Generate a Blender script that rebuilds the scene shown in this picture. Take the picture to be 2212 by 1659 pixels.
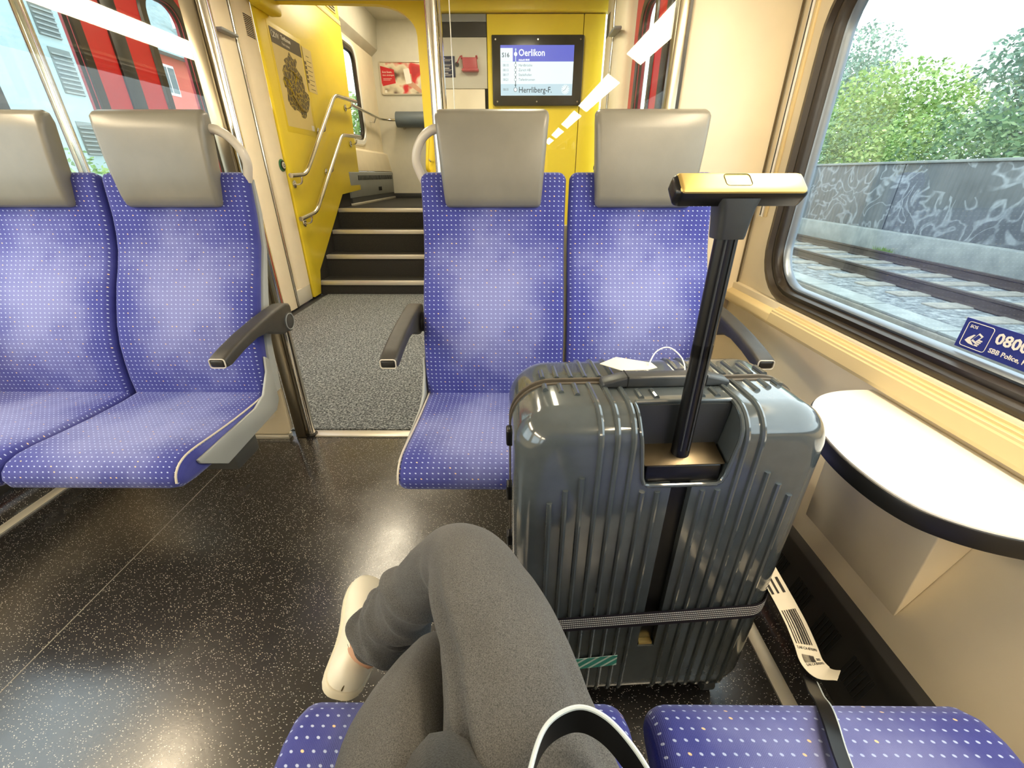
import bpy, bmesh, math, random
from mathutils import Vector, Matrix, noise

scene = bpy.context.scene
for _o in list(bpy.data.objects):
    bpy.data.objects.remove(_o)
COL = scene.collection
PI = math.pi
R = math.radians

# ------------------------------------------------------------------ camera
cam_data = bpy.data.cameras.new('camera')
cam_data.sensor_fit = 'HORIZONTAL'
cam_data.sensor_width = 36.0
cam_data.lens = 36.0 * 908.0 / 2212.0
cam_data.clip_start = 0.02
cam_data.clip_end = 400
cam = bpy.data.objects.new('camera', cam_data)
COL.objects.link(cam)
cam.location = (0, 0, 1.12)
cam.rotation_euler = (R(90 - 26.5), 0, R(0.34))
scene.camera = cam

# ------------------------------------------------------------------ world, exposure
world = bpy.data.worlds.new('overcast_sky')
scene.world = world
world.use_nodes = True
wn = world.node_tree.nodes
wn['Background'].inputs[0].default_value = (0.86, 0.94, 1.0, 1)
wn['Background'].inputs[1].default_value = 4.4
scene.view_settings.view_transform = 'Standard'
scene.view_settings.look = 'None'
scene.view_settings.gamma = 1
scene.view_settings.exposure = 0.12
scene.view_settings.use_curve_mapping = False
scene.cycles.use_denoising = True
scene.cycles.max_bounces = 12
scene.cycles.transparent_max_bounces = 24
scene.cycles.caustics_reflective = False
scene.cycles.caustics_refractive = False
scene.cycles.sample_clamp_indirect = 6.0

LAMP_SALOON = 47.0
LAMP_VEST = 27.0
LAMP_COL = (1.0, 0.82, 0.56)

# ------------------------------------------------------------------ helpers: materials
def lin(h):
    h = h.lstrip('#')
    out = []
    for i in (0, 2, 4):
        c = int(h[i:i + 2], 16) / 255
        out.append(c / 12.92 if c <= 0.04045 else ((c + 0.055) / 1.055) ** 2.4)
    return tuple(out) + (1.0,)

MATS = {}
class NT:
    def __init__(s, name):
        s.m = bpy.data.materials.new(name)
        s.m.use_nodes = True
        s.t = s.m.node_tree
        s.n = s.t.nodes
        s.l = s.t.links
        s.p = s.n['Principled BSDF']
        s.out = s.n['Material Output']
        MATS[name] = s.m
    def node(s, kind, **kw):
        nd = s.n.new(kind)
        for k, v in kw.items():
            setattr(nd, k, v)
        return nd
    def link(s, a, b):
        s.l.new(a, b)
    def val(s, sock, v):
        if hasattr(v, 'is_linked') or hasattr(v, 'links'):
            s.l.new(v, sock)
        else:
            sock.default_value = v
    def math(s, op, a, b=None, c=None):
        nd = s.node('ShaderNodeMath', operation=op)
        s.val(nd.inputs[0], a)
        if b is not None: s.val(nd.inputs[1], b)
        if c is not None: s.val(nd.inputs[2], c)
        return nd.outputs[0]
    def vmath(s, op, a, b=None):
        nd = s.node('ShaderNodeVectorMath', operation=op)
        s.val(nd.inputs[0], a)
        if b is not None: s.val(nd.inputs[1], b)
        return nd
    def mix(s, f, a, b):
        nd = s.node('ShaderNodeMix', data_type='RGBA')
        s.val(nd.inputs[0], f)
        s.val(nd.inputs[6], a)
        s.val(nd.inputs[7], b)
        return nd.outputs[2]
    def noise(s, vec, scale, detail=4, rough=0.55):
        nd = s.node('ShaderNodeTexNoise')
        s.l.new(vec, nd.inputs['Vector'])
        nd.inputs['Scale'].default_value = scale
        nd.inputs['Detail'].default_value = detail
        nd.inputs['Roughness'].default_value = rough
        return nd.outputs[0]
    def ramp(s, f, stops):
        nd = s.node('ShaderNodeValToRGB')
        e = nd.color_ramp.elements
        while len(e) < len(stops): e.new(0.5)
        for i, (p, c) in enumerate(stops):
            e[i].position = p
            e[i].color = c if len(c) == 4 else tuple(c) + (1,)
        s.l.new(f, nd.inputs[0])
        return nd.outputs[0]
    def bump(s, h, strength=0.2, dist=0.002):
        nd = s.node('ShaderNodeBump')
        nd.inputs['Strength'].default_value = strength
        nd.inputs['Distance'].default_value = dist
        s.l.new(h, nd.inputs['Height'])
        s.l.new(nd.outputs[0], s.p.inputs['Normal'])
    def obj(s):
        return s.node('ShaderNodeTexCoord').outputs['Object']
    def uv(s):
        return s.node('ShaderNodeTexCoord').outputs['UV']
    def set(s, color=None, rough=None, metal=None, spec=None, coat=None, sheen=None):
        if color is not None: s.val(s.p.inputs['Base Color'], color)
        if rough is not None: s.val(s.p.inputs['Roughness'], rough)
        if metal is not None: s.p.inputs['Metallic'].default_value = metal
        if spec is not None: s.p.inputs['Specular IOR Level'].default_value = spec
        if coat is not None:
            s.p.inputs['Coat Weight'].default_value = coat
            s.p.inputs['Coat Roughness'].default_value = 0.05
        if sheen is not None:
            s.p.inputs['Sheen Weight'].default_value = sheen
            s.p.inputs['Sheen Roughness'].default_value = 0.4

def plain(name, hexcol, rough=0.5, metal=0.0, spec=0.5, var=0.06, vscale=6.0, bump=0.0, bscale=300.0, coat=None):
    """procedural paint / plastic: base colour with slight blotchy variation, optional fine grain relief"""
    t = NT(name)
    c = lin(hexcol)
    o = t.obj()
    n = t.noise(o, vscale, 3)
    dark = tuple(x * (1 - var * 1.5) for x in c[:3]) + (1,)
    lite = tuple(min(1, x * (1 + var)) for x in c[:3]) + (1,)
    t.set(t.ramp(n, [(0.3, dark), (0.7, lite)]), rough, metal, spec, coat)
    if bump:
        t.bump(t.noise(o, bscale, 2), bump, 0.001)
    return t.m

def emit(name, col, strength, base=0.02):
    t = NT(name)
    t.p.inputs['Base Color'].default_value = (base, base, base, 1)
    t.p.inputs['Emission Color'].default_value = tuple(col) + (1,)
    t.p.inputs['Emission Strength'].default_value = strength
    return t.m

def glass_mat(name, tint=(0.93, 0.96, 0.95, 1), f0=0.05, rough=0.0):
    t = NT(name)
    lw = t.node('ShaderNodeLayerWeight')
    lw.inputs[0].default_value = 0.5
    f5 = t.math('POWER', lw.outputs['Facing'], 5.0)
    fac = t.math('ADD', t.math('MULTIPLY', f5, 1 - f0), f0)
    tr = t.node('ShaderNodeBsdfTransparent'); tr.inputs[0].default_value = tint
    gl = t.node('ShaderNodeBsdfGlossy'); gl.inputs['Roughness'].default_value = rough
    gl.inputs[0].default_value = (1, 1, 1, 1)
    mx = t.node('ShaderNodeMixShader')
    t.link(fac, mx.inputs[0]); t.link(tr.outputs[0], mx.inputs[1]); t.link(gl.outputs[0], mx.inputs[2])
    t.link(mx.outputs[0], t.out.inputs[0])
    return t.m

def fabric_mat(name, wear_sheen_u, wear_sheen_v, wear_sheen_su, wear_sheen_sv):
    """blue seat velour: 14 mm grid of small pale dots, a few orange, ribbed pile, paler patch of wear plus painted pile sheen"""
    t = NT(name)
    uv = t.uv()
    P = 0.0143
    g = t.vmath('SCALE', uv); g.inputs['Scale'].default_value = 1 / P
    fr = t.vmath('FRACTION', g.outputs[0]).outputs[0]
    ce = t.vmath('SUBTRACT', fr, (0.5, 0.5, 0)).outputs[0]
    sp = t.node('ShaderNodeSeparateXYZ'); t.link(ce, sp.inputs[0])
    # slightly sheared little dash
    x2 = t.math('ADD', sp.outputs[0], t.math('MULTIPLY', sp.outputs[1], -0.5))
    d = t.math('SQRT', t.math('ADD', t.math('POWER', t.math('MULTIPLY', x2, 0.9), 2.0), t.math('POWER', t.math('MULTIPLY', sp.outputs[1], 1.15), 2.0)))
    dot = t.node('ShaderNodeMapRange'); t.link(d, dot.inputs[0])
    dot.inputs[1].default_value = 0.16; dot.inputs[2].default_value = 0.11
    fl = t.vmath('FLOOR', g.outputs[0]).outputs[0]
    wnz = t.node('ShaderNodeTexWhiteNoise', noise_dimensions='2D'); t.link(fl, wnz.inputs['Vector'])
    isor = t.math('LESS_THAN', wnz.outputs['Value'], 0.07)
    dotc = t.mix(isor, lin('#b9c6ea'), lin('#f3d2a4'))
    # wear and the sheen of the pile, both painted in as a paler patch
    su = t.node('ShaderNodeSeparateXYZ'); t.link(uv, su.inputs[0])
    du = t.math('DIVIDE', t.math('SUBTRACT', su.outputs[0], wear_sheen_u), wear_sheen_su)
    dv = t.math('DIVIDE', t.math('SUBTRACT', su.outputs[1], wear_sheen_v), wear_sheen_sv)
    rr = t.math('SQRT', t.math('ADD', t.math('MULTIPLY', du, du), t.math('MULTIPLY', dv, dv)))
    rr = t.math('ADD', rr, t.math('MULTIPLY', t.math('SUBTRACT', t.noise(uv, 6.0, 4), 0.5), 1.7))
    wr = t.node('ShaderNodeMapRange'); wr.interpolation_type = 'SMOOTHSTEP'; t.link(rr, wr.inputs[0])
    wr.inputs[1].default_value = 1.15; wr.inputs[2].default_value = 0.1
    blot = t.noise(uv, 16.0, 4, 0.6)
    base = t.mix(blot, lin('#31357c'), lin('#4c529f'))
    worn_sheen = t.mix(t.math('MULTIPLY', wr.outputs[0], 0.62), base, lin('#9ca2d4'))
    fine = t.noise(uv, 900.0, 2)
    worn_sheen = t.mix(t.math('MULTIPLY', fine, 0.25), worn_sheen, lin('#32357c'))
    col = t.mix(dot.outputs[0], worn_sheen, dotc)
    t.set(col, 0.9, 0, 0.2, sheen=0.35)
    t.p.inputs['Sheen Tint'].default_value = (0.7, 0.75, 1.0, 1)
    rib = t.node('ShaderNodeTexWave'); rib.bands_direction = 'X'
    t.link(uv, rib.inputs['Vector']); rib.inputs['Scale'].default_value = 140.0
    rib.inputs['Distortion'].default_value = 0.6
    h = t.math('ADD', t.math('MULTIPLY', rib.outputs[1], 0.6), fine)
    t.bump(h, 0.35, 0.0012)
    return t.m

def floor_mat():
    t = NT('speckled_floor')
    o = t.obj()
    base = t.ramp(t.noise(o, 3.0, 4), [(0.3, lin('#282625')), (0.7, lin('#363331'))])
    masks = None
    for sc, th in ((185.0, 0.27), (125.0, 0.21)):
        v = t.node('ShaderNodeTexVoronoi'); v.feature = 'F1'
        mp = t.node('ShaderNodeMapping'); t.link(o, mp.inputs[0])
        mp.inputs['Rotation'].default_value = (0, 0, sc)
        mp.inputs['Scale'].default_value = (1.0, 2.1, 1.0)
        t.link(mp.outputs[0], v.inputs['Vector']); v.inputs['Scale'].default_value = sc
        s = t.node('ShaderNodeSeparateColor'); t.link(v.outputs['Color'], s.inputs[0])
        sel = t.math('LESS_THAN', s.outputs[0], 0.27)
        near = t.math('LESS_THAN', v.outputs['Distance'], th)
        k = t.math('MULTIPLY', sel, near)
        masks = k if masks is None else t.math('MAXIMUM', masks, k)
    col = t.mix(t.math('MULTIPLY', masks, 0.9), base, lin('#c9c2b6'))
    t.set(col, t.ramp(t.noise(o, 5.0, 4), [(0.3, (0.18,) * 3), (0.75, (0.30,) * 3)]), 0, 0.9)
    t.bump(t.noise(o, 120.0, 3), 0.12, 0.001)
    return t.m

def carpet_mat():
    t = NT('grey_doormat')
    o = t.obj()
    n = t.noise(o, 95.0, 3, 0.75)
    n2 = t.noise(o, 3.0, 3)
    col = t.mix(t.math('MULTIPLY', n2, 0.4), t.ramp(n, [(0.36, lin('#2c2f30')), (0.5, lin('#74797a')), (0.64, lin('#c3c7c5'))]), lin('#5b5f60'))
    t.set(col, 0.95, 0, 0.1)
    t.bump(n, 0.8, 0.006)
    return t.m

def cloth_mat(name, a, b, sc=700.0):
    t = NT(name)
    o = t.obj()
    n = t.noise(o, sc, 3, 0.75)
    n2 = t.noise(o, 14.0, 3)
    col = t.mix(t.math('MULTIPLY', n2, 0.35), t.ramp(n, [(0.3, lin(a)), (0.7, lin(b))]), lin(a))
    t.set(col, 0.95, 0, 0.15, sheen=0.15)
    t.bump(n, 0.35, 0.0015)
    return t.m

def strap_mat():
    t = NT('striped_elastic')
    uv = t.uv()
    s = t.node('ShaderNodeSeparateXYZ'); t.link(uv, s.inputs[0])
    # v in 0..1 across the strap, u in metres along it
    v = t.math('MULTIPLY', t.math('SUBTRACT', s.outputs[1], 0.14), 5 / 0.72)
    inside = t.math('MULTIPLY', t.math('GREATER_THAN', v, 0.0), t.math('LESS_THAN', v, 5.0))
    st = t.math('GREATER_THAN', t.math('FRACT', v), 0.45)
    ds = t.math('GREATER_THAN', t.math('FRACT', t.math('MULTIPLY', s.outputs[0], 260.0)), 0.25)
    m = t.math('MULTIPLY', inside, t.math('MULTIPLY', st, ds))
    t.set(t.mix(m, lin('#2a262e'), lin('#f4f2ec')), 0.85, 0, 0.2)
    return t.m

def stripe_sticker_mat():
    t = NT('teal_striped_tape')
    uv = t.uv()
    s = t.node('ShaderNodeSeparateXYZ'); t.link(uv, s.inputs[0])
    k = t.math('FRACT', t.math('MULTIPLY', t.math('ADD', s.outputs[0], t.math('MULTIPLY', s.outputs[1], -1.25)), 38.0))
    m = t.math('LESS_THAN', k, 0.3)
    n = t.noise(uv, 500.0, 2)
    teal = t.ramp(n, [(0.4, lin('#23867c')), (0.6, lin('#4aa79a'))])
    t.set(t.mix(m, teal, lin('#d5e6df')), 0.35)
    return t.m

def foliage_mat(name, c1, c2, c3):
    t = NT(name)
    info = t.node('ShaderNodeNewGeometry')
    col = t.ramp(info.outputs['Random Per Island'], [(0.0, lin(c1)), (0.5, lin(c2)), (1.0, lin(c3))])
    t.set(col, 0.7, 0, 0.2)
    t.p.inputs['Subsurface Weight'].default_value = 0.0
    tl = t.node('ShaderNodeBsdfTranslucent'); t.link(col, tl.inputs[0])
    mx = t.node('ShaderNodeMixShader'); mx.inputs[0].default_value = 0.3
    t.link(t.p.outputs[0], mx.inputs[1]); t.link(tl.outputs[0], mx.inputs[2]); t.link(mx.outputs[0], t.out.inputs[0])
    return t.m

def noisy(name, stops, sc, rough=0.9, bump=0.4, dist=0.02, stretch=(1, 1, 1)):
    t = NT(name)
    o = t.obj()
    mp = t.node('ShaderNodeMapping'); t.link(o, mp.inputs[0]); mp.inputs['Scale'].default_value = stretch
    n = t.noise(mp.outputs[0], sc, 5, 0.65)
    t.set(t.ramp(n, [(p, lin(c)) for p, c in stops]), rough, 0, 0.3)
    t.bump(n, bump, dist)
    return t.m

def graffiti_mat():
    t = NT('graffiti_barrier')
    o = t.obj()
    n = t.noise(o, 1.2, 5, 0.6)
    base = t.ramp(n, [(0.3, lin('#505558')), (0.7, lin('#666b6e'))])
    ns = t.node('ShaderNodeTexNoise'); t.link(o, ns.inputs['Vector'])
    ns.inputs['Scale'].default_value = 1.7; ns.inputs['Detail'].default_value = 1.5; ns.inputs['Distortion'].default_value = 1.6
    dd = t.math('ABSOLUTE', t.math('SUBTRACT', ns.outputs[0], 0.5))
    ln = t.node('ShaderNodeMapRange'); t.link(dd, ln.inputs[0]); ln.inputs[1].default_value = 0.055; ln.inputs[2].default_value = 0.01
    line = t.math('MULTIPLY', ln.outputs[0], t.noise(o, 7.0, 3))
    patch = t.math('GREATER_THAN', t.noise(o, 0.45, 2), 0.46)
    m = t.math('MULTIPLY', line, patch)
    t.set(t.mix(t.math('MULTIPLY', m, 0.9), base, lin('#a9b1b5')), 0.9)
    wv2 = t.node('ShaderNodeTexWave'); wv2.bands_direction = 'Y'; t.link(o, wv2.inputs['Vector']); wv2.inputs['Scale'].default_value = 2.6
    t.bump(wv2.outputs[1], 0.5, 0.04)
    return t.m

def map_mat():
    t = NT('zone_map_print')
    o = t.obj()
    v = t.node('ShaderNodeTexVoronoi'); v.feature = 'DISTANCE_TO_EDGE'
    t.link(o, v.inputs['Vector']); v.inputs['Scale'].default_value = 24.0
    line = t.math('LESS_THAN', v.outputs['Distance'], 0.07)
    n = t.noise(o, 60.0, 3)
    c = t.mix(line, t.ramp(n, [(0.4, lin('#3a2c0c')), (0.6, lin('#5d4b12'))]), lin('#a8922a'))
    t.set(c, 0.4)
    return t.m

def photo_print_mat():
    t = NT('blurred_red_print')
    o = t.obj()
    n = t.noise(o, 4.2, 2, 0.4)
    t.set(t.ramp(n, [(0.36, lin('#5b4133')), (0.44, lin('#cfc4a8')), (0.52, lin('#e2d7bd')), (0.58, lin('#cf3030')), (0.68, lin('#b01c22'))]), 0.35)
    return t.m

# colours
m_cream = plain('cream_panel', '#ecdfc2', 0.42, spec=0.45, var=0.03, bump=0.08, bscale=500)
m_sill = plain('sill_plastic', '#dfca97', 0.38, var=0.02)
m_white = plain('white_laminate', '#f4f2ec', 0.22, var=0.01)
m_yellow = plain('yellow_panel', '#f2d838', 0.38, var=0.02)
m_wallgrey = plain('pale_grey_panel', '#cfcbbb', 0.45, var=0.03)
m_grey = plain('mid_grey_metal', '#8b8f8e', 0.45, var=0.03)
m_dgrey = plain('dark_grey_plastic', '#3a3b3a', 0.5, var=0.05, bump=0.1)
m_black = plain('black_rubber', '#191714', 0.42, var=0.1)
m_gasket = plain('brown_black_gasket', '#2c241a', 0.32, var=0.1)
m_heater = plain('heater_grille', '#33312d', 0.5, var=0.1)
m_slot = plain('slot_shadow', '#0a0a09', 0.9, var=0.0)
m_chrome = plain('brushed_steel', '#d9d5cb', 0.16, metal=1.0, var=0.02)
m_bronze = plain('bronze_profile', '#6a5f4c', 0.3, metal=0.8, var=0.04)
m_bead = plain('glazing_bead', '#77808a', 0.3, metal=0.6, var=0.03)
m_satin = plain('satin_profile', '#a79d88', 0.28, metal=0.9, var=0.03)
m_alu = plain('anodised_strip', '#dcd6c6', 0.35, metal=0.5, var=0.03)
m_stair = noisy('dark_stair_covering', [(0.35, '#262522'), (0.6, '#34322d'), (0.75, '#4a4740')], 160.0, 0.8, 0.2, 0.001)
m_vinyl = plain('grey_vinyl', '#7b786e', 0.33, var=0.06, vscale=9, bump=0.12, bscale=260)
m_handle = plain('pale_grey_grab', '#c9c2b4', 0.28, var=0.02)
m_plate = plain('seat_side_plate', '#9fa3a0', 0.4, var=0.03)
m_arm = plain('charcoal_armrest', '#35332f', 0.5, var=0.12, vscale=30, bump=0.2, bscale=400)
m_red = plain('red_door_paint', '#b3161a', 0.4, var=0.05)
m_floor = floor_mat()
m_weld = plain('seam_weld', '#8d867b', 0.5, var=0.1)
m_carpet = carpet_mat()
m_glass = glass_mat('clear_glass', f0=0.026)
m_glass_out = glass_mat('window_glass', (0.9, 0.95, 0.95, 1), 0.05)
m_lamp = emit('lamp_diffuser_saloon', LAMP_COL, LAMP_SALOON)
m_lampv = emit('lamp_diffuser_vestibule', (1.0, 0.87, 0.64), LAMP_VEST)
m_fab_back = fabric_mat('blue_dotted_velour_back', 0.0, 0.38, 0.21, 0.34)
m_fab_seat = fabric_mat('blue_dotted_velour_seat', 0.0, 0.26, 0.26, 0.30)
m_case = plain('graphite_polycarbonate', '#4c5356', 0.13, spec=0.6, var=0.06, vscale=30, coat=0.6)
m_case_black = plain('black_case_trim', '#0d0d0e', 0.3, var=0.05)
m_case_grey = plain('charcoal_case_plastic', '#35383a', 0.38, var=0.05, bump=0.1)
m_zip = plain('zip_tape', '#4e463a', 0.6, var=0.1)
m_gold = plain('brushed_grip_metal', '#dcc078', 0.42, metal=0.85, var=0.03)
m_strap = strap_mat()
m_tape = stripe_sticker_mat()
m_paper = plain('paper', '#e6ddc8', 0.7, var=0.03)
m_print = plain('black_ink', '#2a2622', 0.6, var=0.0)
m_trouser = cloth_mat('dark_grey_wool', '#373737', '#7c7b7a', 900.0)
m_cuff = cloth_mat('charcoal_cuff', '#1d1f21', '#3d4042', 900.0)
m_hood = cloth_mat('hoodie_fleece', '#1f2021', '#474847', 600.0)
m_skin = plain('skin', '#c99a7d', 0.5)
m_shoe = plain('cream_leather', '#f1ead6', 0.4, var=0.03, bump=0.05)
m_sole = plain('shoe_sole', '#e6dcc2', 0.5, var=0.04)
m_strapleather = plain('black_strap_leather', '#121315', 0.35, var=0.1)
m_strapedge = plain('strap_edge_paint', '#c8d3d8', 0.4, var=0.03)
m_leafA = foliage_mat('leaves_dark', '#43614a', '#688861', '#98ae82')
m_leafB = foliage_mat('leaves_light', '#5b8046', '#88a65e', '#bccd8c')
m_leafC = foliage_mat('leaves_bluish', '#58786e', '#7c9a8a', '#a3baa6')
m_bark = noisy('bark', [(0.3, '#3a3128'), (0.7, '#5b5044')], 12.0)
m_ballast = noisy('ballast', [(0.3, '#3f4446'), (0.5, '#6a7071'), (0.7, '#9aa09f')], 9.0, 0.9, 0.9, 0.05)
m_rail = plain('rail_steel', '#4e463f', 0.4, metal=0.5, var=0.15)
m_sleeper = noisy('sleeper_concrete', [(0.3, '#6b6a64'), (0.7, '#8b897f')], 5.0)
m_concrete = noisy('kerb_concrete', [(0.3, '#6f7574'), (0.7, '#8f9591')], 3.0)
m_barrier = graffiti_mat()
m_grass = plain('weeds', '#7f9a4e', 0.9, var=0.2)
m_facade = plain('pale_blue_render', '#a3b3b5', 0.8, var=0.04, vscale=1.0)
m_shutter = plain('louvre_grey', '#666d6c', 0.6, var=0.05)
m_facade_red = plain('brick_red_render', '#c9584a', 0.8, var=0.05, vscale=1.0)
m_rooftile = noisy('roof_tiles', [(0.3, '#6d7c80'), (0.7, '#8fa0a4')], 5.0)
m_blue = plain('signal_blue', '#25307e', 0.4, var=0.02)
m_bluedark = plain('navy_sign', '#1c2446', 0.4, var=0.02)
m_signwhite = plain('sign_white', '#ece7dc', 0.5, var=0.0)
m_green = plain('green_ring', '#2f6b45', 0.4, var=0.03)
m_pink = plain('pink_red_plastic', '#bc5158', 0.4, var=0.06)
m_padding = plain('grey_padding', '#5b6468', 0.5, var=0.04)
m_mapprint = map_mat()
m_mappaper = plain('map_paper', '#e4cf86', 0.4, var=0.02)
m_brown = plain('brown_print', '#4a3a12', 0.4, var=0.03)
m_adprint = photo_print_mat()
m_adred = plain('ad_red', '#c5202a', 0.35, var=0.02)
m_bezel = plain('display_bezel', '#2b2923', 0.25, var=0.05)
m_scr_white = emit('screen_white', (0.84, 0.95, 1.0), 1.15)
m_scr_blue = emit('screen_blue', (0.12, 0.14, 0.66), 1.0)
m_scr_grey = emit('screen_pale', (0.56, 0.71, 0.80), 1.1)
m_scr_ink = plain('screen_ink', '#2d3f52', 0.6, var=0.0)
m_scr_mid = plain('screen_grey_ink', '#71869a', 0.6, var=0.0)
m_scr_text = emit('screen_text_white', (1, 1, 1), 1.4)

# ------------------------------------------------------------------ helpers: meshes
def wm(o):
    if o is None: return Matrix.Identity(4)
    M = o.matrix_basis.copy() if o.rotation_mode else o.matrix_basis
    if o.parent: return wm(o.parent) @ o.matrix_parent_inverse @ M
    return M

def link_to(o, parent, world=True):
    COL.objects.link(o)
    if parent is not None:
        o.parent = parent
        if world:
            o.matrix_parent_inverse = wm(parent).inverted()

class MB:
    def __init__(s):
        s.v = []; s.f = []; s.uv = {}
    def add(s, vs, fs, uvs=None):
        b = len(s.v)
        s.v += [tuple(p) for p in vs]
        for i, f in enumerate(fs):
            if uvs is not None: s.uv[len(s.f)] = uvs[i]
            s.f.append(tuple(b + k for k in f))
        return s
    def box(s, x0, x1, y0, y1, z0, z1):
        vs = [(x0, y0, z0), (x1, y0, z0), (x1, y1, z0), (x0, y1, z0), (x0, y0, z1), (x1, y0, z1), (x1, y1, z1), (x0, y1, z1)]
        return s.add(vs, [(0, 3, 2, 1), (4, 5, 6, 7), (0, 1, 5, 4), (1, 2, 6, 5), (2, 3, 7, 6), (3, 0, 4, 7)])
    def prism(s, pts, axis, d0, d1):
        """pts: 2-D polygon; axis X -> (y,z), Y -> (x,z), Z -> (x,y)"""
        n = len(pts)
        def P(p, d):
            return (d, p[0], p[1]) if axis == 'X' else ((p[0], d, p[1]) if axis == 'Y' else (p[0], p[1], d))
        vs = [P(p, d0) for p in pts] + [P(p, d1) for p in pts]
        fs = [tuple(range(n))[::-1], tuple(range(n, 2 * n))]
        for i in range(n):
            j = (i + 1) % n
            fs.append((i, j, n + j, n + i))
        return s.add(vs, fs)
    def rings(s, rings, cap=True, closed_path=False, uvs=None):
        n = len(rings[0]); m = len(rings)
        vs = [p for r in rings for p in r]
        fs = []; us = []
        for i in range(m if closed_path else m - 1):
            k = (i + 1) % m
            for j in range(n):
                q = (j + 1) % n
                fs.append((i * n + j, i * n + q, k * n + q, k * n + j))
                if uvs is not None:
                    us.append((uvs[i][j], uvs[i][j + 1], uvs[k][j + 1], uvs[k][j]))
        if cap and not closed_path:
            fs.append(tuple(range(n))[::-1]); fs.append(tuple((m - 1) * n + j for j in range(n)))
            if uvs is not None:
                us.append([uvs[0][j] for j in range(n)][::-1]); us.append([uvs[-1][j] for j in range(n)])
        return s.add(vs, fs, us if uvs is not None else None)
    def tube(s, pts, r, seg=12, closed=False, flat=None):
        """sweep a circle (or ellipse via flat=(rx, ry)) along pts; r may be a list"""
        pts = [Vector(p) for p in pts]
        n = len(pts); rings = []
        up = None
        for i, p in enumerate(pts):
            if closed:
                d = pts[(i + 1) % n] - pts[i - 1]
            else:
                d = pts[min(i + 1, n - 1)] - pts[max(i - 1, 0)]
            d.normalize()
            if up is None:
                up = Vector((0, 0, 1)) if abs(d.z) < 0.9 else Vector((0, 1, 0))
            a = d.cross(up)
            if a.length < 1e-5: a = d.cross(Vector((1, 0, 0)))
            a.normalize(); b = a.cross(d).normalized(); up = b
            rr = r[i] if isinstance(r, (list, tuple)) else r
            rx, ry = (rr, rr) if flat is None else flat
            rings.append([p + a * (rx * math.cos(2 * PI * j / seg)) + b * (ry * math.sin(2 * PI * j / seg)) for j in range(seg)])
        return s.rings(rings, True, closed)
    def cyl(s, p0, p1, r, seg=20, r1=None):
        return s.tube([p0, p1], [r, r if r1 is None else r1], seg)
    def ribbon(s, pts, width_dir, w, th, nrm=None):
        """flat strap along pts; width_dir Vector or list, w width, th thickness; uv u=metres v=0..1"""
        pts = [Vector(p) for p in pts]; n = len(pts)
        rings = []; uvs = []; u = 0
        for i, p in enumerate(pts):
            d = (pts[min(i + 1, n - 1)] - pts[max(i - 1, 0)]).normalized()
            wd = width_dir[i] if isinstance(width_dir, list) else width_dir
            wd = Vector(wd); wd = (wd - d * wd.dot(d)).normalized()
            nn = d.cross(wd).normalized()
            if i: u += (p - pts[i - 1]).length
            rings.append([p - wd * w / 2 - nn * th / 2, p + wd * w / 2 - nn * th / 2, p + wd * w / 2 + nn * th / 2, p - wd * w / 2 + nn * th / 2])
            uvs.append([(u, 0), (u, 1), (u, 1), (u, 0), (u, 0)])
        return s.rings(rings, True, False, uvs)
    def rext(s, prof, half, r, nr=4, axis='X', c=0.0, taper=None, flat_uv=True):
        """closed 2-D profile (CCW in y,z) extruded along x between c-half and c+half with rounded ends of radius r.
        uv: u = x, v = arc length along profile, both in metres"""
        n = len(prof)
        P = [Vector(p) for p in prof]
        N = []
        for i in range(n):
            d = (P[(i + 1) % n] - P[i - 1]).normalized()
            N.append(Vector((d.y, -d.x)))      # outward for CCW
        arc = [0.0]
        for i in range(n): arc.append(arc[-1] + (P[(i + 1) % n] - P[i]).length)
        st = []
        for k in range(nr + 1):
            th = (PI / 2) * k / nr
            st.append((-half + r * (1 - math.sin(th)), r * (1 - math.cos(th))) if False else (-half + r * (1 - math.cos(th)), r * (1 - math.sin(th))))
        mid = [(-half + r + (2 * half - 2 * r) * t, 0.0) for t in (0.2, 0.4, 0.6, 0.8)] if half > 3 * r else []
        stations = st + mid + [(-x, d) for x, d in st[::-1]]
        rings = []; uvs = []
        for x, d in stations:
            ring = []
            for p, nn in zip(P, N):
                q = p - nn * d
                xx = x * (taper(p) if taper else 1.0)
                ring.append((c + xx, q.x, q.y) if axis == 'X' else ((q.x, c + xx, q.y) if axis == 'Y' else (q.x, q.y, c + xx)))
            rings.append(ring)
            uvs.append([(x, a) for a in arc])
        if axis == 'Y':
            rings = rings[::-1]; uvs = uvs[::-1]
        return s.rings(rings, True, False, uvs)
    def mesh(s, name, bevel=0.0, seg=2, smooth=True, angle=40):
        me = bpy.data.meshes.new(name)
        me.from_pydata(s.v, [], s.f)
        if s.uv:
            ul = me.uv_layers.new(name='UVMap')
            for pi, poly in enumerate(me.polygons):
                u = s.uv.get(pi)
                if u:
                    for k, li in enumerate(poly.loop_indices): ul.data[li].uv = u[k]
        bm = bmesh.new(); bm.from_mesh(me)
        bmesh.ops.recalc_face_normals(bm, faces=bm.faces[:])
        if bevel > 0:
            ed = [e for e in bm.edges if len(e.link_faces) == 2 and e.calc_face_angle(0) > R(30)]
            bmesh.ops.bevel(bm, geom=ed, offset=bevel, segments=seg, profile=0.5, affect='EDGES', clamp_overlap=True)
        bm.to_mesh(me); bm.free()
        if smooth:
            me.polygons.foreach_set('use_smooth', [True] * len(me.polygons))
            me.set_sharp_from_angle(angle=R(angle))
        me.update()
        return me
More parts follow.
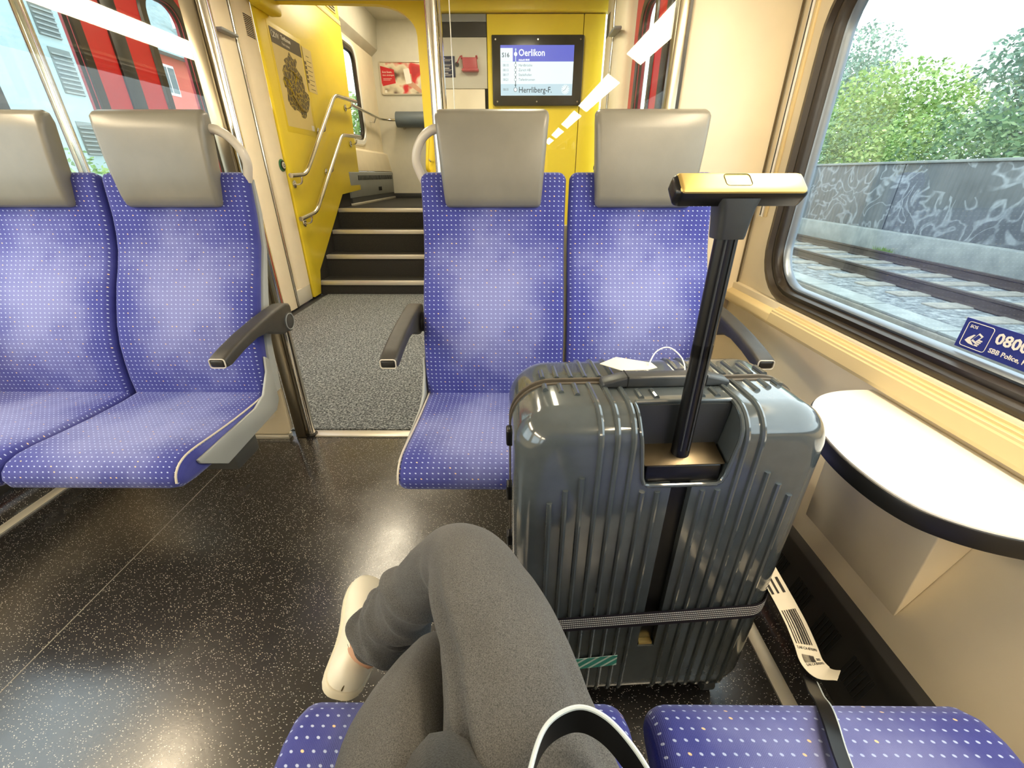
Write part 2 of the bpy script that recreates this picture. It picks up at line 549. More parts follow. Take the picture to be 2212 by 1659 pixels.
    def build(s, name, mat, parent=None, bevel=0.0, seg=2, smooth=True, world=True, angle=40, label=None):
        me = s.mesh(name, bevel, seg, smooth, angle)
        me.materials.append(mat)
        o = bpy.data.objects.new(name, me)
        link_to(o, parent, world)
        if label: o['label'] = label
        return o

def thing(name, label, cat, loc=(0, 0, 0), rotz=0.0, group=None):
    o = bpy.data.objects.new(name, None)
    o.empty_display_size = 0.05
    COL.objects.link(o)
    o.location = loc; o.rotation_euler = (0, 0, rotz)
    o.matrix_basis = Matrix.Translation(loc) @ Matrix.Rotation(rotz, 4, 'Z')
    o['label'] = label; o['category'] = cat
    if group: o['group'] = group
    return o

def tag(o, label, cat, group=None):
    o['label'] = label; o['category'] = cat
    if group: o['group'] = group
    return o

def struct(o, label=None, cat=None):
    o['kind'] = 'structure'
    if label: o['label'] = label
    if cat: o['category'] = cat
    return o

def sthing(name, label, cat, loc=(0, 0, 0)):
    return struct(thing(name, label, cat, loc))

def shared(mesh, name, mat, parent, M, world=True):
    """another object on shared mesh data, placed by matrix M"""
    o = bpy.data.objects.new(name, mesh)
    if mat and not mesh.materials: mesh.materials.append(mat)
    COL.objects.link(o)
    o.parent = parent
    if parent is not None and world: o.matrix_parent_inverse = wm(parent).inverted()
    o.matrix_basis = M
    return o

def text_obj(body, size, loc, face, mat, parent, name='lettering', align='LEFT', bold=0.0, sx=1.0, world=True):
    cu = bpy.data.curves.new(name, 'FONT')
    cu.body = body; cu.size = size; cu.align_x = align
    cu.extrude = 0.0004; cu.offset = bold; cu.resolution_u = 2
    tmp = bpy.data.objects.new('tmp_text', cu)
    COL.objects.link(tmp)
    dg = bpy.context.evaluated_depsgraph_get(); dg.update()
    me = bpy.data.meshes.new_from_object(tmp.evaluated_get(dg))
    me.name = name
    bpy.data.objects.remove(tmp); bpy.data.curves.remove(cu)
    me.materials.clear(); me.materials.append(mat)
    rot = {'-Y': Matrix.Rotation(R(90), 4, 'X'),
           '+X': Matrix.Rotation(R(90), 4, 'Z') @ Matrix.Rotation(R(90), 4, 'X'),
           '-X': Matrix.Rotation(R(-90), 4, 'Z') @ Matrix.Rotation(R(90), 4, 'X')}[face]
    M = Matrix.Translation(loc) @ rot @ Matrix.Diagonal((sx, 1, 1, 1))
    me.transform(M)
    o = bpy.data.objects.new(name, me)
    link_to(o, parent, world)
    return o

def rrect(cx, cy, w, h, r, n=6):
    """CCW rounded rectangle"""
    pts = []
    for (sx, sy, a0) in ((1, -1, -PI / 2), (1, 1, 0), (-1, 1, PI / 2), (-1, -1, PI)):
        for k in range(n + 1):
            a = a0 + (PI / 2) * k / n
            pts.append((cx + sx * (w / 2 - r) + r * math.cos(a), cy + sy * (h / 2 - r) + r * math.sin(a)))
    return pts

def catmull(pts, sub=6):
    P = [Vector(p) for p in pts]; out = []
    for i in range(len(P) - 1):
        p0 = P[max(i - 1, 0)]; p1 = P[i]; p2 = P[i + 1]; p3 = P[min(i + 2, len(P) - 1)]
        for k in range(sub):
            t = k / sub
            out.append(0.5 * ((2 * p1) + (p2 - p0) * t + (2 * p0 - 5 * p1 + 4 * p2 - p3) * t * t + (3 * p1 - p0 - 3 * p2 + p3) * t ** 3))
    out.append(P[-1])
    return out

def plate_hole(mb, outer, hole, X0, X1):
    """plate in the Y-Z plane between x=X0 (room side) and X1 with a hole; outer=(y0,y1,z0,z1)"""
    y0, y1, z0, z1 = outer
    cy = sum(p[0] for p in hole) / len(hole); cz = sum(p[1] for p in hole) / len(hole)
    def proj(p):
        dx, dz = p[0] - cy, p[1] - cz
        t = 1e9; side = 0
        if dx > 1e-9 and (y1 - cy) / dx < t: t = (y1 - cy) / dx; side = 1
        if dx < -1e-9 and (y0 - cy) / dx < t: t = (y0 - cy) / dx; side = 3
        if dz > 1e-9 and (z1 - cz) / dz < t: t = (z1 - cz) / dz; side = 2
        if dz < -1e-9 and (z0 - cz) / dz < t: t = (z0 - cz) / dz; side = 0
        return (cy + dx * t, cz + dz * t), side
    n = len(hole)
    out = [proj(p) for p in hole]
    corner = {(0, 1): (y1, z0), (1, 2): (y1, z1), (2, 3): (y0, z1), (3, 0): (y0, z0)}
    for X, rev in ((X0, False), (X1, True)):
        for i in range(n):
            j = (i + 1) % n
            poly = [hole[i], hole[j], out[j][0]]
            cs = []; sd = out[i][1]
            while sd != out[j][1]:
                cs.append(corner[(sd, (sd + 1) % 4)]); sd = (sd + 1) % 4
            poly += cs[::-1]
            poly.append(out[i][0])
            f = tuple(range(len(poly)))
            mb.add([(X, p[0], p[1]) for p in poly], [f[::-1] if rev else f])
    for i in range(n):
        j = (i + 1) % n
        mb.add([(X0, *hole[i]), (X0, *hole[j]), (X1, *hole[j]), (X1, *hole[i])], [(0, 1, 2, 3)])
    return mb

CX0 = -0.573                      # centre plane of the carriage (saloon)
def mir(x): return 2 * CX0 - x

# ================================================================== THE SETTING: SALOON
Y_BACK, Y_PART = -8.0, 1.70

floor = MB().box(-1.80, 0.652, Y_BACK, 1.685, -0.04, 0.0).build('floor', m_floor, smooth=False)
struct(floor, 'dark speckled vinyl floor of the seating area', 'floor')
MB().box(-1.2415, -1.2385, Y_BACK, 1.685, -0.002, 0.0005).build('seam', m_weld, floor, smooth=False)

def saloon_side(side, label):
    sx = (lambda x: x) if side == 'right' else mir
    def S(pts): return [(sx(a), b) for a, b in pts]
    root = sthing('wall_' + side, label, 'wall', (sx(0.9), -3, 0))
    # lower lining below the sill
    MB().prism(S([(0.757, 0.25), (0.790, 0.32), (0.862, 0.535), (0.870, 0.74), (1.02, 0.74), (1.02, -0.04), (0.757, -0.04)]), 'Y', Y_BACK, 1.69).build('lower_lining', m_cream, root, bevel=0.004)
    # window plates
    for k, c in enumerate((0.575, -1.6, -3.8, -6.0)):
        y0 = (1.7 if k == 0 else c + 1.1 + (0.0 if k > 1 else 0.0)); y1 = c - 1.1 if k else -0.5
        yb = {0: (-0.5, 1.7), 1: (-2.7, -0.5), 2: (-4.9, -2.7), 3: (-8.0, -4.9)}[k]
        hole = rrect(c if k < 3 else -5.9, 1.19, 1.90, 0.89, 0.17, 8)
        mb = MB()
        plate_hole(mb, (yb[0], yb[1], 0.70, 1.72), hole, sx(0.888), sx(0.95))
        mb.build('window_panel', m_cream, root)
    # upper cove and ceiling edge
    MB().prism(S([(0.888, 1.66), (0.80, 1.735), (0.80, 1.76), (0.69, 1.82), (0.66, 1.80), (0.50, 1.98), (0.50, 2.05), (1.02, 2.05), (1.02, 1.66)]), 'Y', Y_BACK, 1.69).build('cove', m_cream, root)
    # ribbed sill
    prof = [(0.846, 0.672), (0.842, 0.682), (0.846, 0.712)]
    x, z = 0.849, 0.7150
    for i in range(4):
        prof += [(x, z), (x + 0.0008, z + 0.0050), (x + 0.0022, z + 0.0060), (x + 0.0085, z + 0.0052)]
        x += 0.0092; z += 0.0055
    prof += [(x, z), (0.905, 0.742), (0.905, 0.672)]
    sill = MB().prism(S(prof), 'Y', Y_BACK, 1.355).build('window_sill', m_sill, root, angle=25)
    MB().prism(S([(0.846, 0.672), (0.842, 0.682), (0.846, 0.706), (0.905, 0.735), (0.905, 0.672)]), 'Y', 1.357, 1.69).build('sill_end_block', m_sill, root, bevel=0.003)
    return root, sx

wall_right, _ = saloon_side('right', 'cream right-hand side wall with ribbed window sill')
wall_left, _ = saloon_side('left', 'cream left-hand side wall behind the far seats')

def skirting(side, label):
    sx = (lambda x: x) if side == 'right' else mir
    def S(pts): return [(sx(a), b) for a, b in pts]
    root = sthing('baseboard_' + side, label, 'heater', (sx(0.70), 0, 0))
    MB().prism(S([(0.632, 0.0), (0.632, 0.006), (0.648, 0.012), (0.664, 0.012), (0.664, 0.0)]), 'Y', Y_BACK, 1.66).build('edge_strip', m_alu, root)
    MB().prism(S([(0.664, 0.0), (0.664, 0.006), (0.690, 0.022), (0.705, 0.055), (0.705, 0.085), (0.76, 0.085), (0.76, 0.0)]), 'Y', Y_BACK, 1.66).build('floor_cove', m_floor, root)
    MB().prism(S([(0.700, 0.085), (0.705, 0.10), (0.735, 0.225), (0.742, 0.25), (0.762, 0.262), (0.79, 0.262), (0.79, 0.085)]), 'Y', Y_BACK, 1.66).build('heater_cover', m_heater, root, bevel=0.002)
    # clusters of slots in the heater cover, each cluster one shared mesh
    mb = MB()
    nx, nz = 0.03, 0.125
    L = math.hypot(nx, nz)
    for i in range(6):
        y = (i - 2.5) * 0.0105
        mb.box(-0.0015, 0.0035, y - 0.0032, y + 0.0032, -0.034, 0.034)
    me = mb.mesh('vent_slots', 0, 2, False)
    ang = math.atan2(nx, nz) * (1 if side == 'right' else -1)
    for i in range(22):
        y = 1.50 - i * 0.098
        M = Matrix.Translation((sx(0.7215), y, 0.168)) @ Matrix.Rotation(ang, 4, 'Y')
        if side == 'left': M = M @ Matrix.Diagonal((-1, 1, 1, 1))
        shared(me, 'vent_slots', m_slot, root, M)
    return root
skirting('right', 'black slotted heater cover along the floor under the table')
skirting('left', 'black slotted heater cover with pale strip under the far seats')

struct(MB().box(mir(0.5), 0.5, Y_BACK, 1.70, 1.98, 2.04).build('ceiling', m_cream, smooth=False), 'flat cream ceiling of the seating area', 'ceiling')
struct(MB().box(mir(1.02), 1.02, Y_BACK - 0.06, Y_BACK, -0.04, 2.05).build('wall_rear', m_cream, smooth=False), 'rear end wall of the seating area', 'wall')

# windows of the saloon
def saloon_window(idx, side, cy, label, seal=True):
    sx = (lambda x: x) if side == 'right' else mir
    root = sthing('window_%d' % idx, label, 'window', (sx(0.9), cy, 0.74))
    loops = [(0.887, 1.925, 0.915, 0.18), (0.874, 1.905, 0.895, 0.172), (0.872, 1.875, 0.868, 0.16), (0.886, 1.860, 0.855, 0.155), (0.884, 1.835, 0.830, 0.145), (0.905, 1.785, 0.815, 0.135), (0.93, 1.78, 0.81, 0.13)]
    rings = [[(sx(X), y, z) for (y, z) in rrect(cy, 1.19, w, h, r, 8)] for X, w, h, r in loops]
    MB().rings(rings, cap=False).build('gasket', m_gasket, root, angle=60)
    loops = [(0.903, 1.787, 0.817, 0.135), (0.900, 1.775, 0.805, 0.13), (0.906, 1.765, 0.795, 0.125), (0.925, 1.762, 0.792, 0.124)]
    rings = [[(sx(X), y, z) for (y, z) in rrect(cy, 1.19, w, h, r, 8)] for X, w, h, r in loops]
    MB().rings(rings, cap=False).build('glazing_bead', m_bead, root, angle=60)
    MB().prism(rrect(cy, 1.19, 1.78, 0.81, 0.13, 8), 'X', min(sx(0.918), sx(0.924)), max(sx(0.918), sx(0.924))).build('pane', m_glass_out, root, smooth=False)
    return root
win1 = saloon_window(1, 'right', 0.575, 'large rounded window with black rubber seal, tracks outside')
for i, cy in enumerate((-1.6, -3.8, -5.9)):
    saloon_window(2 + i, 'right', cy, 'right-hand saloon window behind the photographer')
for i, cy in enumerate((0.575, -1.6, -3.8, -5.9)):
    saloon_window(5 + i, 'left', cy, 'left-hand saloon window beyond the aisle')

# curtain track on the window pillar
tr = sthing('trim_1', 'pale vertical track on the window pillar', 'trim', (0.88, 1.6, 1.0))
MB().box(0.878, 0.889, 1.612, 1.632, 0.985, 1.66).build('track', m_white, tr, bevel=0.002)
MB().box(0.8765, 0.8795, 1.6185, 1.6225, 0.99, 1.66).build('track_groove', m_black, tr, smooth=False)
MB().box(0.880, 0.889, 1.592, 1.606, 0.985, 1.66).build('track_lip', m_sill, tr, bevel=0.002)

# lamps in the coves (they light the saloon and mirror in the glass partitions)
def cove_lamp(side, y0, y1, label):
    sx = (lambda x: x) if side == 'right' else mir
    root = thing('strip_lamp', label, 'lamp', (sx(0.74), (y0 + y1) / 2, 1.77), group='strip lamps in the saloon coves')
    MB().prism([(sx(a), b) for a, b in ((0.792, 1.738), (0.69, 1.798), (0.70, 1.815), (0.80, 1.755))], 'Y', y0 - 0.01, y1 + 0.01).build('lamp_housing', m_white, root)
    MB().prism([(sx(a), b) for a, b in ((0.788, 1.735), (0.694, 1.790), (0.697, 1.796), (0.791, 1.741))], 'Y', y0, y1).build('diffuser', m_lamp, root, smooth=False)
for side, word in (('right', 'window side'), ('left', 'far aisle side')):
    for (y0, y1), nth in zip(((0.12, 1.25), (-2.1, -0.48), (-4.0, -2.5), (-5.9, -4.5), (-7.8, -6.5)), ('nearest to the partition', 'second from the partition', 'third from the partition', 'fourth from the partition', 'fifth from the partition')):
        cove_lamp(side, y0, y1, 'warm strip lamp in the cove on the %s, %s' % (word, nth))

# ================================================================== PARTITIONS
pl = thing('glass_partition', 'glass partition with chrome post behind the left pair of seats', 'partition', (-1.5, 1.69, 0))
MB().prism(rrect(-1.54, 0.49, 0.99, 0.93, 0.035, 5), 'Y', 1.66, 1.685).build('lower_panel', m_cream, pl, bevel=0.003)
MB().box(-2.03, -1.06, 1.655, 1.69, 0.0, 0.022).build('kick_strip', m_alu, pl, bevel=0.002)
MB().box(-1.035, -0.988, 1.668, 1.712, 0.0, 1.98).build('upright', m_satin, pl, bevel=0.006)
MB().cyl((-0.968, 1.69, 0.0), (-0.968, 1.69, 1.98), 0.017, 24).build('post', m_chrome, pl)
MB().cyl((-0.968, 1.69, 0.0), (-0.968, 1.69, 0.012), 0.026, 24).build('post_foot', m_black, pl)
MB().box(-2.03, -1.04, 1.685, 1.693, 0.94, 1.98).build('pane', m_glass, pl, smooth=False)
MB().box(-2.03, -1.04, 1.68, 1.70, 0.93, 0.955).build('glazing_rail', m_bronze, pl, bevel=0.003)

tag(MB().prism([(-1.175, 0.075), (-1.095, 0.125), (-1.10, 0.165), (-1.15, 0.16)], 'Y', 1.6535, 1.655).build('paper_slip', m_paper, smooth=False), 'white paper slip stuck to the cream panel behind the far seat', 'paper')

pr = thing('glass_partition', 'glass partition with chrome pole behind the right pair of seats', 'partition', (0.2, 1.69, 0))
MB().box(-0.24, 0.51, 1.665, 1.69, 0.02, 0.95).build('lower_panel', m_cream, pr, bevel=0.003)
MB().cyl((-0.262, 1.69, 0.0), (-0.262, 1.69, 1.98), 0.021, 24).build('post', m_chrome, pr)
MB().box(-0.238, -0.232, 1.68, 1.70, 0.95, 1.98).build('glass_clip', m_chrome, pr, smooth=False)
MB().box(-0.236, 0.507, 1.685, 1.693, 0.94, 1.98).build('pane', m_glass, pr, smooth=False)
MB().box(-0.2055, -0.2035, 1.684, 1.694, 0.95, 1.98).build('glass_edge', m_white, pr, smooth=False)
MB().box(0.500, 0.535, 1.665, 1.715, 0.0, 1.98).build('upright', m_satin, pr, bevel=0.006)
MB().box(0.535, 0.545, 1.672, 1.71, 0.0, 1.98).build('rubber_joint', m_black, pr, smooth=False)
MB().box(0.545, 0.94, 1.68, 1.72, 0.0, 1.98).build('solid_panel', m_cream, pr, bevel=0.012, seg=3)
MB().box(0.880, 0.8835, 1.672, 1.682, 0.70, 1.72).build('corner_joint', m_bronze, pr, smooth=False)

struct(MB().box(-1.0, -0.24, 1.675, 1.725, -0.03, 0.008).build('trim_2', m_alu, bevel=0.003), 'metal threshold strip at the vestibule opening', 'threshold')
struct(MB().box(mir(1.02), 1.02, 1.69, 1.73, 1.98, 2.42).build('wall_bulkhead', m_cream, smooth=False), 'bulkhead above the glass partitions', 'wall')

# ================================================================== VESTIBULE
XC = -0.65
def vm(x): return 2 * XC - x          # mirror in the vestibule centre plane
VX = 0.70                             # right-hand vestibule wall (left-hand: -2.0)

struct(MB().box(-2.2, 0.9, 1.725, 4.32, -0.04, 0.0).build('floor_vestibule', m_dgrey, smooth=False), 'dark vestibule floor around the mat', 'floor')
tag(MB().box(-1.93, 0.66, 1.73, 4.30, 0.0, 0.012).build('entrance_mat', m_carpet, smooth=False), 'speckled grey entrance mat covering the vestibule floor', 'mat')
struct(MB().box(-2.2, 0.9, 1.73, 4.30, 2.34, 2.40).build('ceiling_vestibule', m_wallgrey, smooth=False), 'pale vestibule ceiling', 'ceiling')

def ext_door(idx, side, label):
    """double-leaf red exterior door with tall rounded windows"""
    sx = (lambda x: x) if side == 'right' else vm
    X0, X1 = 0.80, 0.84
    root = sthing('door_%d' % idx, label, 'door', (sx(0.82), 2.87, 0))
    for (a, b) in ((1.98, 2.74), (2.83, 3.56)):
        wa, wb = (2.06, 2.52) if a < 2.5 else (3.07, 3.36)
        leaf = MB()
        hole = rrect((wa + wb) / 2, 1.34, wb - wa, 1.40, 0.10, 6)
        plate_hole(leaf, (a, b, 0.02, 2.30), hole, sx(X0), sx(X1))
        lf = leaf.build('door_leaf', m_red, root)
        rings = [[(sx(X), y, z) for y, z in rrect((wa + wb) / 2, 1.34, w + (wb - wa), 1.40 + w, 0.10 + w / 2, 6)] for X, w in ((X0 - 0.002, 0.12), (X0 - 0.012, 0.10), (X0 - 0.010, 0.01), (X0 + 0.02, -0.012))]
        MB().rings(rings, cap=False).build('gasket', m_gasket, lf)
        MB().prism(rrect((wa + wb) / 2, 1.34, wb - wa + 0.01, 1.41, 0.10, 6), 'X', *sorted((sx(0.818), sx(0.824)))).build('pane', m_glass_out, lf, smooth=False)
    MB().box(*sorted((sx(X0 - 0.012), sx(X1))), 2.735, 2.835, 0.02, 2.30).build('meeting_seal', m_black, root, bevel=0.004)
    MB().box(*sorted((sx(0.68), sx(0.86))), 1.95, 3.58, -0.01, 0.018).build('door_sill', m_alu, root, bevel=0.003)
    return root
ext_door(1, 'left', 'red double-leaf exterior door seen through the left glass')
ext_door(2, 'right', 'red double-leaf exterior door seen through the right glass')

def vest_side(side, label):
    sx = (lambda x: x) if side == 'right' else vm
    def bx(mb, x0, x1, *r):
        a, b = sorted((sx(x0), sx(x1))); return mb.box(a, b, *r)
    root = sthing('wall_vestibule_' + side, label, 'wall', (sx(VX), 3.8, 0))
    # pillar beyond the door: rounded column, chrome strip, second column with shallow channel
    pts = [(sx(a), b) for a, b in ((0.90, 3.585), (0.775, 3.585), (0.735, 3.60), (0.712, 3.64), (0.70, 3.70), (0.70, 3.775), (0.90, 3.775))]
    MB().prism(pts, 'Z', 0.02, 2.34).build('door_column', m_cream, root, angle=50)
    bx(MB(), 0.700, 0.90, 3.775, 3.785, 0.02, 2.34).build('rubber_strip', m_black, root, smooth=False)
    MB().cyl((sx(0.700), 3.795, 0.02), (sx(0.700), 3.795, 2.34), 0.012, 16).build('chrome_strip', m_chrome, root)
    pts = [(sx(a), b) for a, b in ((0.90, 3.80), (0.702, 3.80), (0.700, 3.83), (0.715, 3.85), (0.722, 3.88), (0.715, 3.91), (0.700, 3.93), (0.700, 4.10), (0.90, 4.10))]
    MB().prism(pts, 'Z', 0.16, 2.34).build('pocket_column', m_cream, root, angle=50)
    bx(MB(), 0.700, 0.90, 3.80, 4.10, 0.02, 0.16).build('column_foot', m_wallgrey, root, bevel=0.003)
    # small dark ledge high on the door column
    bx(MB(), 0.655, 0.71, 3.56, 3.75, 1.985, 2.005).build('ledge', m_grey, root, bevel=0.008, seg=3)
    # narrow wall between partition and door
    bx(MB(), 0.74, 0.90, 1.73, 1.96, 0.0, 2.34).build('door_jamb', m_cream, root, bevel=0.01)
    bx(MB(), 0.74, 0.90, 1.96, 3.60, 2.28, 2.34).build('door_header', m_cream, root, smooth=False)
    bx(MB(), 0.86, 0.90, 1.73, 4.3, 2.28, 2.40).build('outer_skin', m_dgrey, root, smooth=False)
    # slatted vent
    grille = bx(MB(), 0.697, 0.701, 3.945, 4.075, 2.045, 2.185).build('vent_frame', m_cream, root, bevel=0.001)
    mb = MB(); bx(mb, 0.6945, 0.698, 3.955, 4.065, -0.0026, 0.0026)
    me = mb.mesh('vent_slot', 0, 2, False)
    for i in range(12):
        shared(me, 'vent_slot', m_slot, grille, Matrix.Translation((0, 0, 2.052 + i * 0.0115)))
    return root
vl = vest_side('left', 'cream door pillar with chrome strip left of the yellow stair wall')
vr = vest_side('right', 'cream door pillar with chrome strip right of the display wall')

def door_button(side, y, z, label):
    sx = (lambda x: x) if side == 'right' else vm
    root = thing('door_button', label, 'button', (sx(0.70), y, z), group='door push buttons')
    s = -1 if side == 'right' else 1
    X = sx(0.70)
    MB().cyl((X, y, z), (X + s * 0.012, y, z), 0.048, 28).build('green_ring', m_green, root, bevel=0.004)
    MB().cyl((X + s * 0.012, y, z), (X + s * 0.017, y, z), 0.036, 28).build('black_collar', m_black, root)
    MB().cyl((X + s * 0.017, y, z), (X + s * 0.023, y, z), 0.026, 28).build('push_face', m_handle, root, bevel=0.003)
    MB().tube([(X + s * 0.0235, y + 0.012 * math.cos(a * PI / 8), z + 0.012 * math.sin(a * PI / 8)) for a in range(16)], 0.0022, 6, True).build('symbol', m_print, root)
door_button('left', 4.05, 1.19, 'round green-ringed door button beside the yellow stair wall')
door_button('right', 4.06, 1.17, 'round green-ringed door button behind the window-side headrest')

# vertical grab pole inside the left door
tag(MB().cyl((-1.93, 2.10, 0.0), (-1.93, 2.10, 2.34), 0.022, 20).build('grab_pole', m_chrome), 'vertical metal grab pole seen through the left glass', 'pole')

# yellow wall of the stairs (left)
yw = sthing('wall_stair_left', 'yellow stair wall carrying the map and two handrails', 'wall', (-1.99, 5, 0))
MB().prism([(4.11, 0.03), (4.26, 0.03), (4.345, 0.25), (5.29, 0.915), (5.95, 0.945), (6.06, 2.62), (4.11, 2.62)], 'X', -2.005, -1.98).build('yellow_panel', m_yellow, yw, bevel=0.002)
MB().box(-2.03, -1.975, 4.10, 6.06, 2.622, 2.665).build('top_trim', m_sill, yw, bevel=0.004)
MB().box(-2.03, -1.985, 4.10, 6.06, 2.665, 3.09).build('upper_panel', m_yellow, yw, smooth=False)
MB().box(-2.06, -2.007, 4.105, 6.05, 0.0, 1.6).build('dark_stringer', m_stair, yw, smooth=False)
gv = MB().box(-1.985, -1.975, 5.25, 5.95, 2.70, 2.86).build('vent_frame', m_sill, yw, bevel=0.002)
mb = MB().box(-1.978, -1.972, 5.28, 5.92, -0.005, 0.005); me = mb.mesh('vent_slot', 0, 2, False)
for i in range(6): shared(me, 'vent_slot', m_slot, gv, Matrix.Translation((0, 0, 2.72 + i * 0.024)))
MB().rext(rrect(-1.93, 2.30, 0.10, 0.09, 0.02, 3), 0.16, 0.02, axis='Y', c=4.2).build('ceiling_cover', m_yellow, yw)

# stairs
st = sthing('stair_flight', 'four dark stairs with pale nosings rising to the landing', 'stairs', (-1.4, 4.6, 0))
SY = (4.33, 4.60, 4.87, 5.14); SZ = (0.135, 0.350, 0.570, 0.772)
prev = 0.0
for i, (y, z) in enumerate(zip(SY, SZ)):
    y2 = SY[i + 1] + 0.02 if i < 3 else 5.4
    sp_ = MB().prism([(y, prev - 0.02), (y, z), (y2, z), (y2, prev - 0.02)], 'X', -2.007, -0.72).build('step', m_stair, st, smooth=False)
    MB().box(-2.0, -0.725, y - 0.012, y + 0.045, z - 0.036, z + 0.004).build('nosing', m_alu, sp_, bevel=0.003)
    prev = z
struct(MB().box(-2.12, -0.70, 5.38, 7.65, 0.70, 0.772).build('floor_landing', m_stair, smooth=False), 'dark floor of the landing above the stairs', 'floor')

# landing shell
lw_ = sthing('wall_landing_left', 'pale landing wall with window and grey heater', 'wall', (-2.1, 6.8, 0.77))
mb = MB()
plate_hole(mb, (5.3, 7.65, 1.42, 3.12), rrect(6.25, 2.05, 1.02, 1.02, 0.12, 6), -2.09, -2.13)
mb.build('window_panel', m_cream, lw_)
MB().prism([(-2.09, 1.43), (-2.03, 1.40), (-1.985, 1.16), (-2.25, 1.16), (-2.25, 1.43)], 'Y', 5.3, 7.62).build('sloped_panel', m_cream, lw_, bevel=0.004)
ht = MB().prism([(-1.985, 1.155), (-1.975, 1.14), (-1.985, 0.86), (-2.25, 0.86), (-2.25, 1.155)], 'Y', 5.6, 7.60).build('heater_cover', m_grey, lw_, bevel=0.004)
mb = MB()
for i in range(30): mb.box(-1.985, -1.9745, 5.9 + i * 0.055, 5.93 + i * 0.055, 1.055, 1.11)
mb.build('vent_slots', m_slot, ht, smooth=False)
mb = MB()
for i in range(4): mb.box(-1.985, -1.977, 6.75 + i * 0.04, 6.77 + i * 0.04, 0.91, 0.96)
mb.build('key_slots', m_slot, ht, smooth=False)
MB().box(-2.2, -1.985, 5.6, 7.6, 0.80, 0.858).build('plinth', m_dgrey, lw_, smooth=False)
MB().box(-2.2, -1.965, 5.6, 7.6, 0.772, 0.80).build('edge_strip', m_alu, lw_, bevel=0.003)
MB().prism([(-1.97, 3.12), (-2.0, 2.73), (-2.10, 2.645), (-2.25, 2.645), (-2.25, 3.12)], 'Y', 5.3, 7.62).build('duct_cover', m_wallgrey, lw_, bevel=0.004)
w9 = sthing('window_9', 'landing window with dark seal, bright sky outside', 'window', (-2.1, 6.25, 1.55))
for nm, mt, loops in (('gasket', m_gasket, ((-2.088, 1.02), (-2.075, 1.0), (-2.08, 0.92), (-2.115, 0.90))), ('frame', m_white, ((-2.089, 1.16), (-2.07, 1.13), (-2.07, 1.04), (-2.089, 1.02)))):
    rings = [[(X, y, z) for y, z in rrect(6.25, 2.05, w, w, 0.12 + (w - 0.95) / 2, 6)] for X, w in loops]
    MB().rings(rings, cap=False).build(nm, mt, w9)
MB().prism(rrect(6.25, 2.05, 1.0, 1.0, 0.12, 6), 'X', -2.117, -2.111).build('pane', m_glass_out, w9, smooth=False)
struct(MB().box(-2.25, -0.62, 7.60, 7.66, 0.70, 3.12).build('wall_landing_back', m_wallgrey, smooth=False), 'pale back wall of the landing', 'wall')
struct(MB().box(-2.1, -0.72, 7.585, 7.60, 0.772, 0.845).build('baseboard_landing', m_dgrey, bevel=0.003), 'dark skirting on the landing back wall', 'skirting')
struct(MB().box(-2.25, -0.6, 4.3, 7.66, 3.08, 3.14).build('ceiling_landing', m_wallgrey, smooth=False), 'pale landing ceiling', 'ceiling')
struct(MB().box(-0.72, -0.66, 4.36, 7.62, 0.0, 3.10).build('wall_landing_right', m_wallgrey, smooth=False), 'pale wall to the right of the stairs', 'wall')

# yellow arch at the foot of the stairs
ar = sthing('wall_stair_arch', 'yellow arch framing the stair opening', 'arch', (-0.74, 4.3, 0))
arc = [(-0.79, 0.0), (-0.79, 2.12)]
for k in range(1, 9):
    a = (PI / 2) * k / 8
    arc.append((-0.79 - 0.34 * (1 - math.cos(a)), 2.12 + 0.20 * math.sin(a)))
arc += [(-1.98, 2.335), (-1.98, 2.40), (-0.66, 2.40), (-0.66, 0.0)]
MB().prism(arc, 'Y', 4.285, 4.345).build('arch_frame', m_yellow, ar, angle=30)
MB().box(-1.98, -0.64, 4.30, 4.36, 2.40, 3.10).build('bulkhead', m_wallgrey, ar, smooth=False)

# front wall of the vestibule with display and equipment cupboard
fw = sthing('wall_vestibule_front', 'yellow wall around the passenger display with grey cupboard', 'wall', (0, 4.22, 0))
MB().box(-0.222, 0.535, 4.20, 4.26, 0.02, 2.235).build('display_panel', m_yellow, fw, bevel=0.003)
MB().box(0.541, 0.705, 4.20, 4.26, 0.02, 2.235).build('side_panel', m_yellow, fw, bevel=0.003)
MB().box(-0.64, 0.71, 4.23, 4.30, 0.0, 2.30).build('dark_backing', m_slot, fw, smooth=False)
MB().box(-0.66, 0.74, 4.17, 4.26, 2.243, 2.34).build('header', m_yellow, fw, bevel=0.012, seg=3)
MB().box(-0.645, -0.228, 4.21, 4.26, 2.19, 2.238).build('grey_cap', m_grey, fw, smooth=False)
MB().box(-0.645, -0.228, 4.216, 4.26, 2.098, 2.187).build('black_band', m_black, fw, smooth=False)
MB().box(-0.645, -0.228, 4.21, 4.26, 1.757, 2.094).build('cupboard_upper', m_wallgrey, fw, bevel=0.003)
MB().box(-0.645, -0.25, 4.206, 4.26, 0.05, 1.753).build('cupboard_door', m_cream, fw, bevel=0.003)
MB().cyl((-0.605, 4.21, 1.985), (-0.605, 4.195, 1.985), 0.016, 16).build('lock', m_chrome, fw)

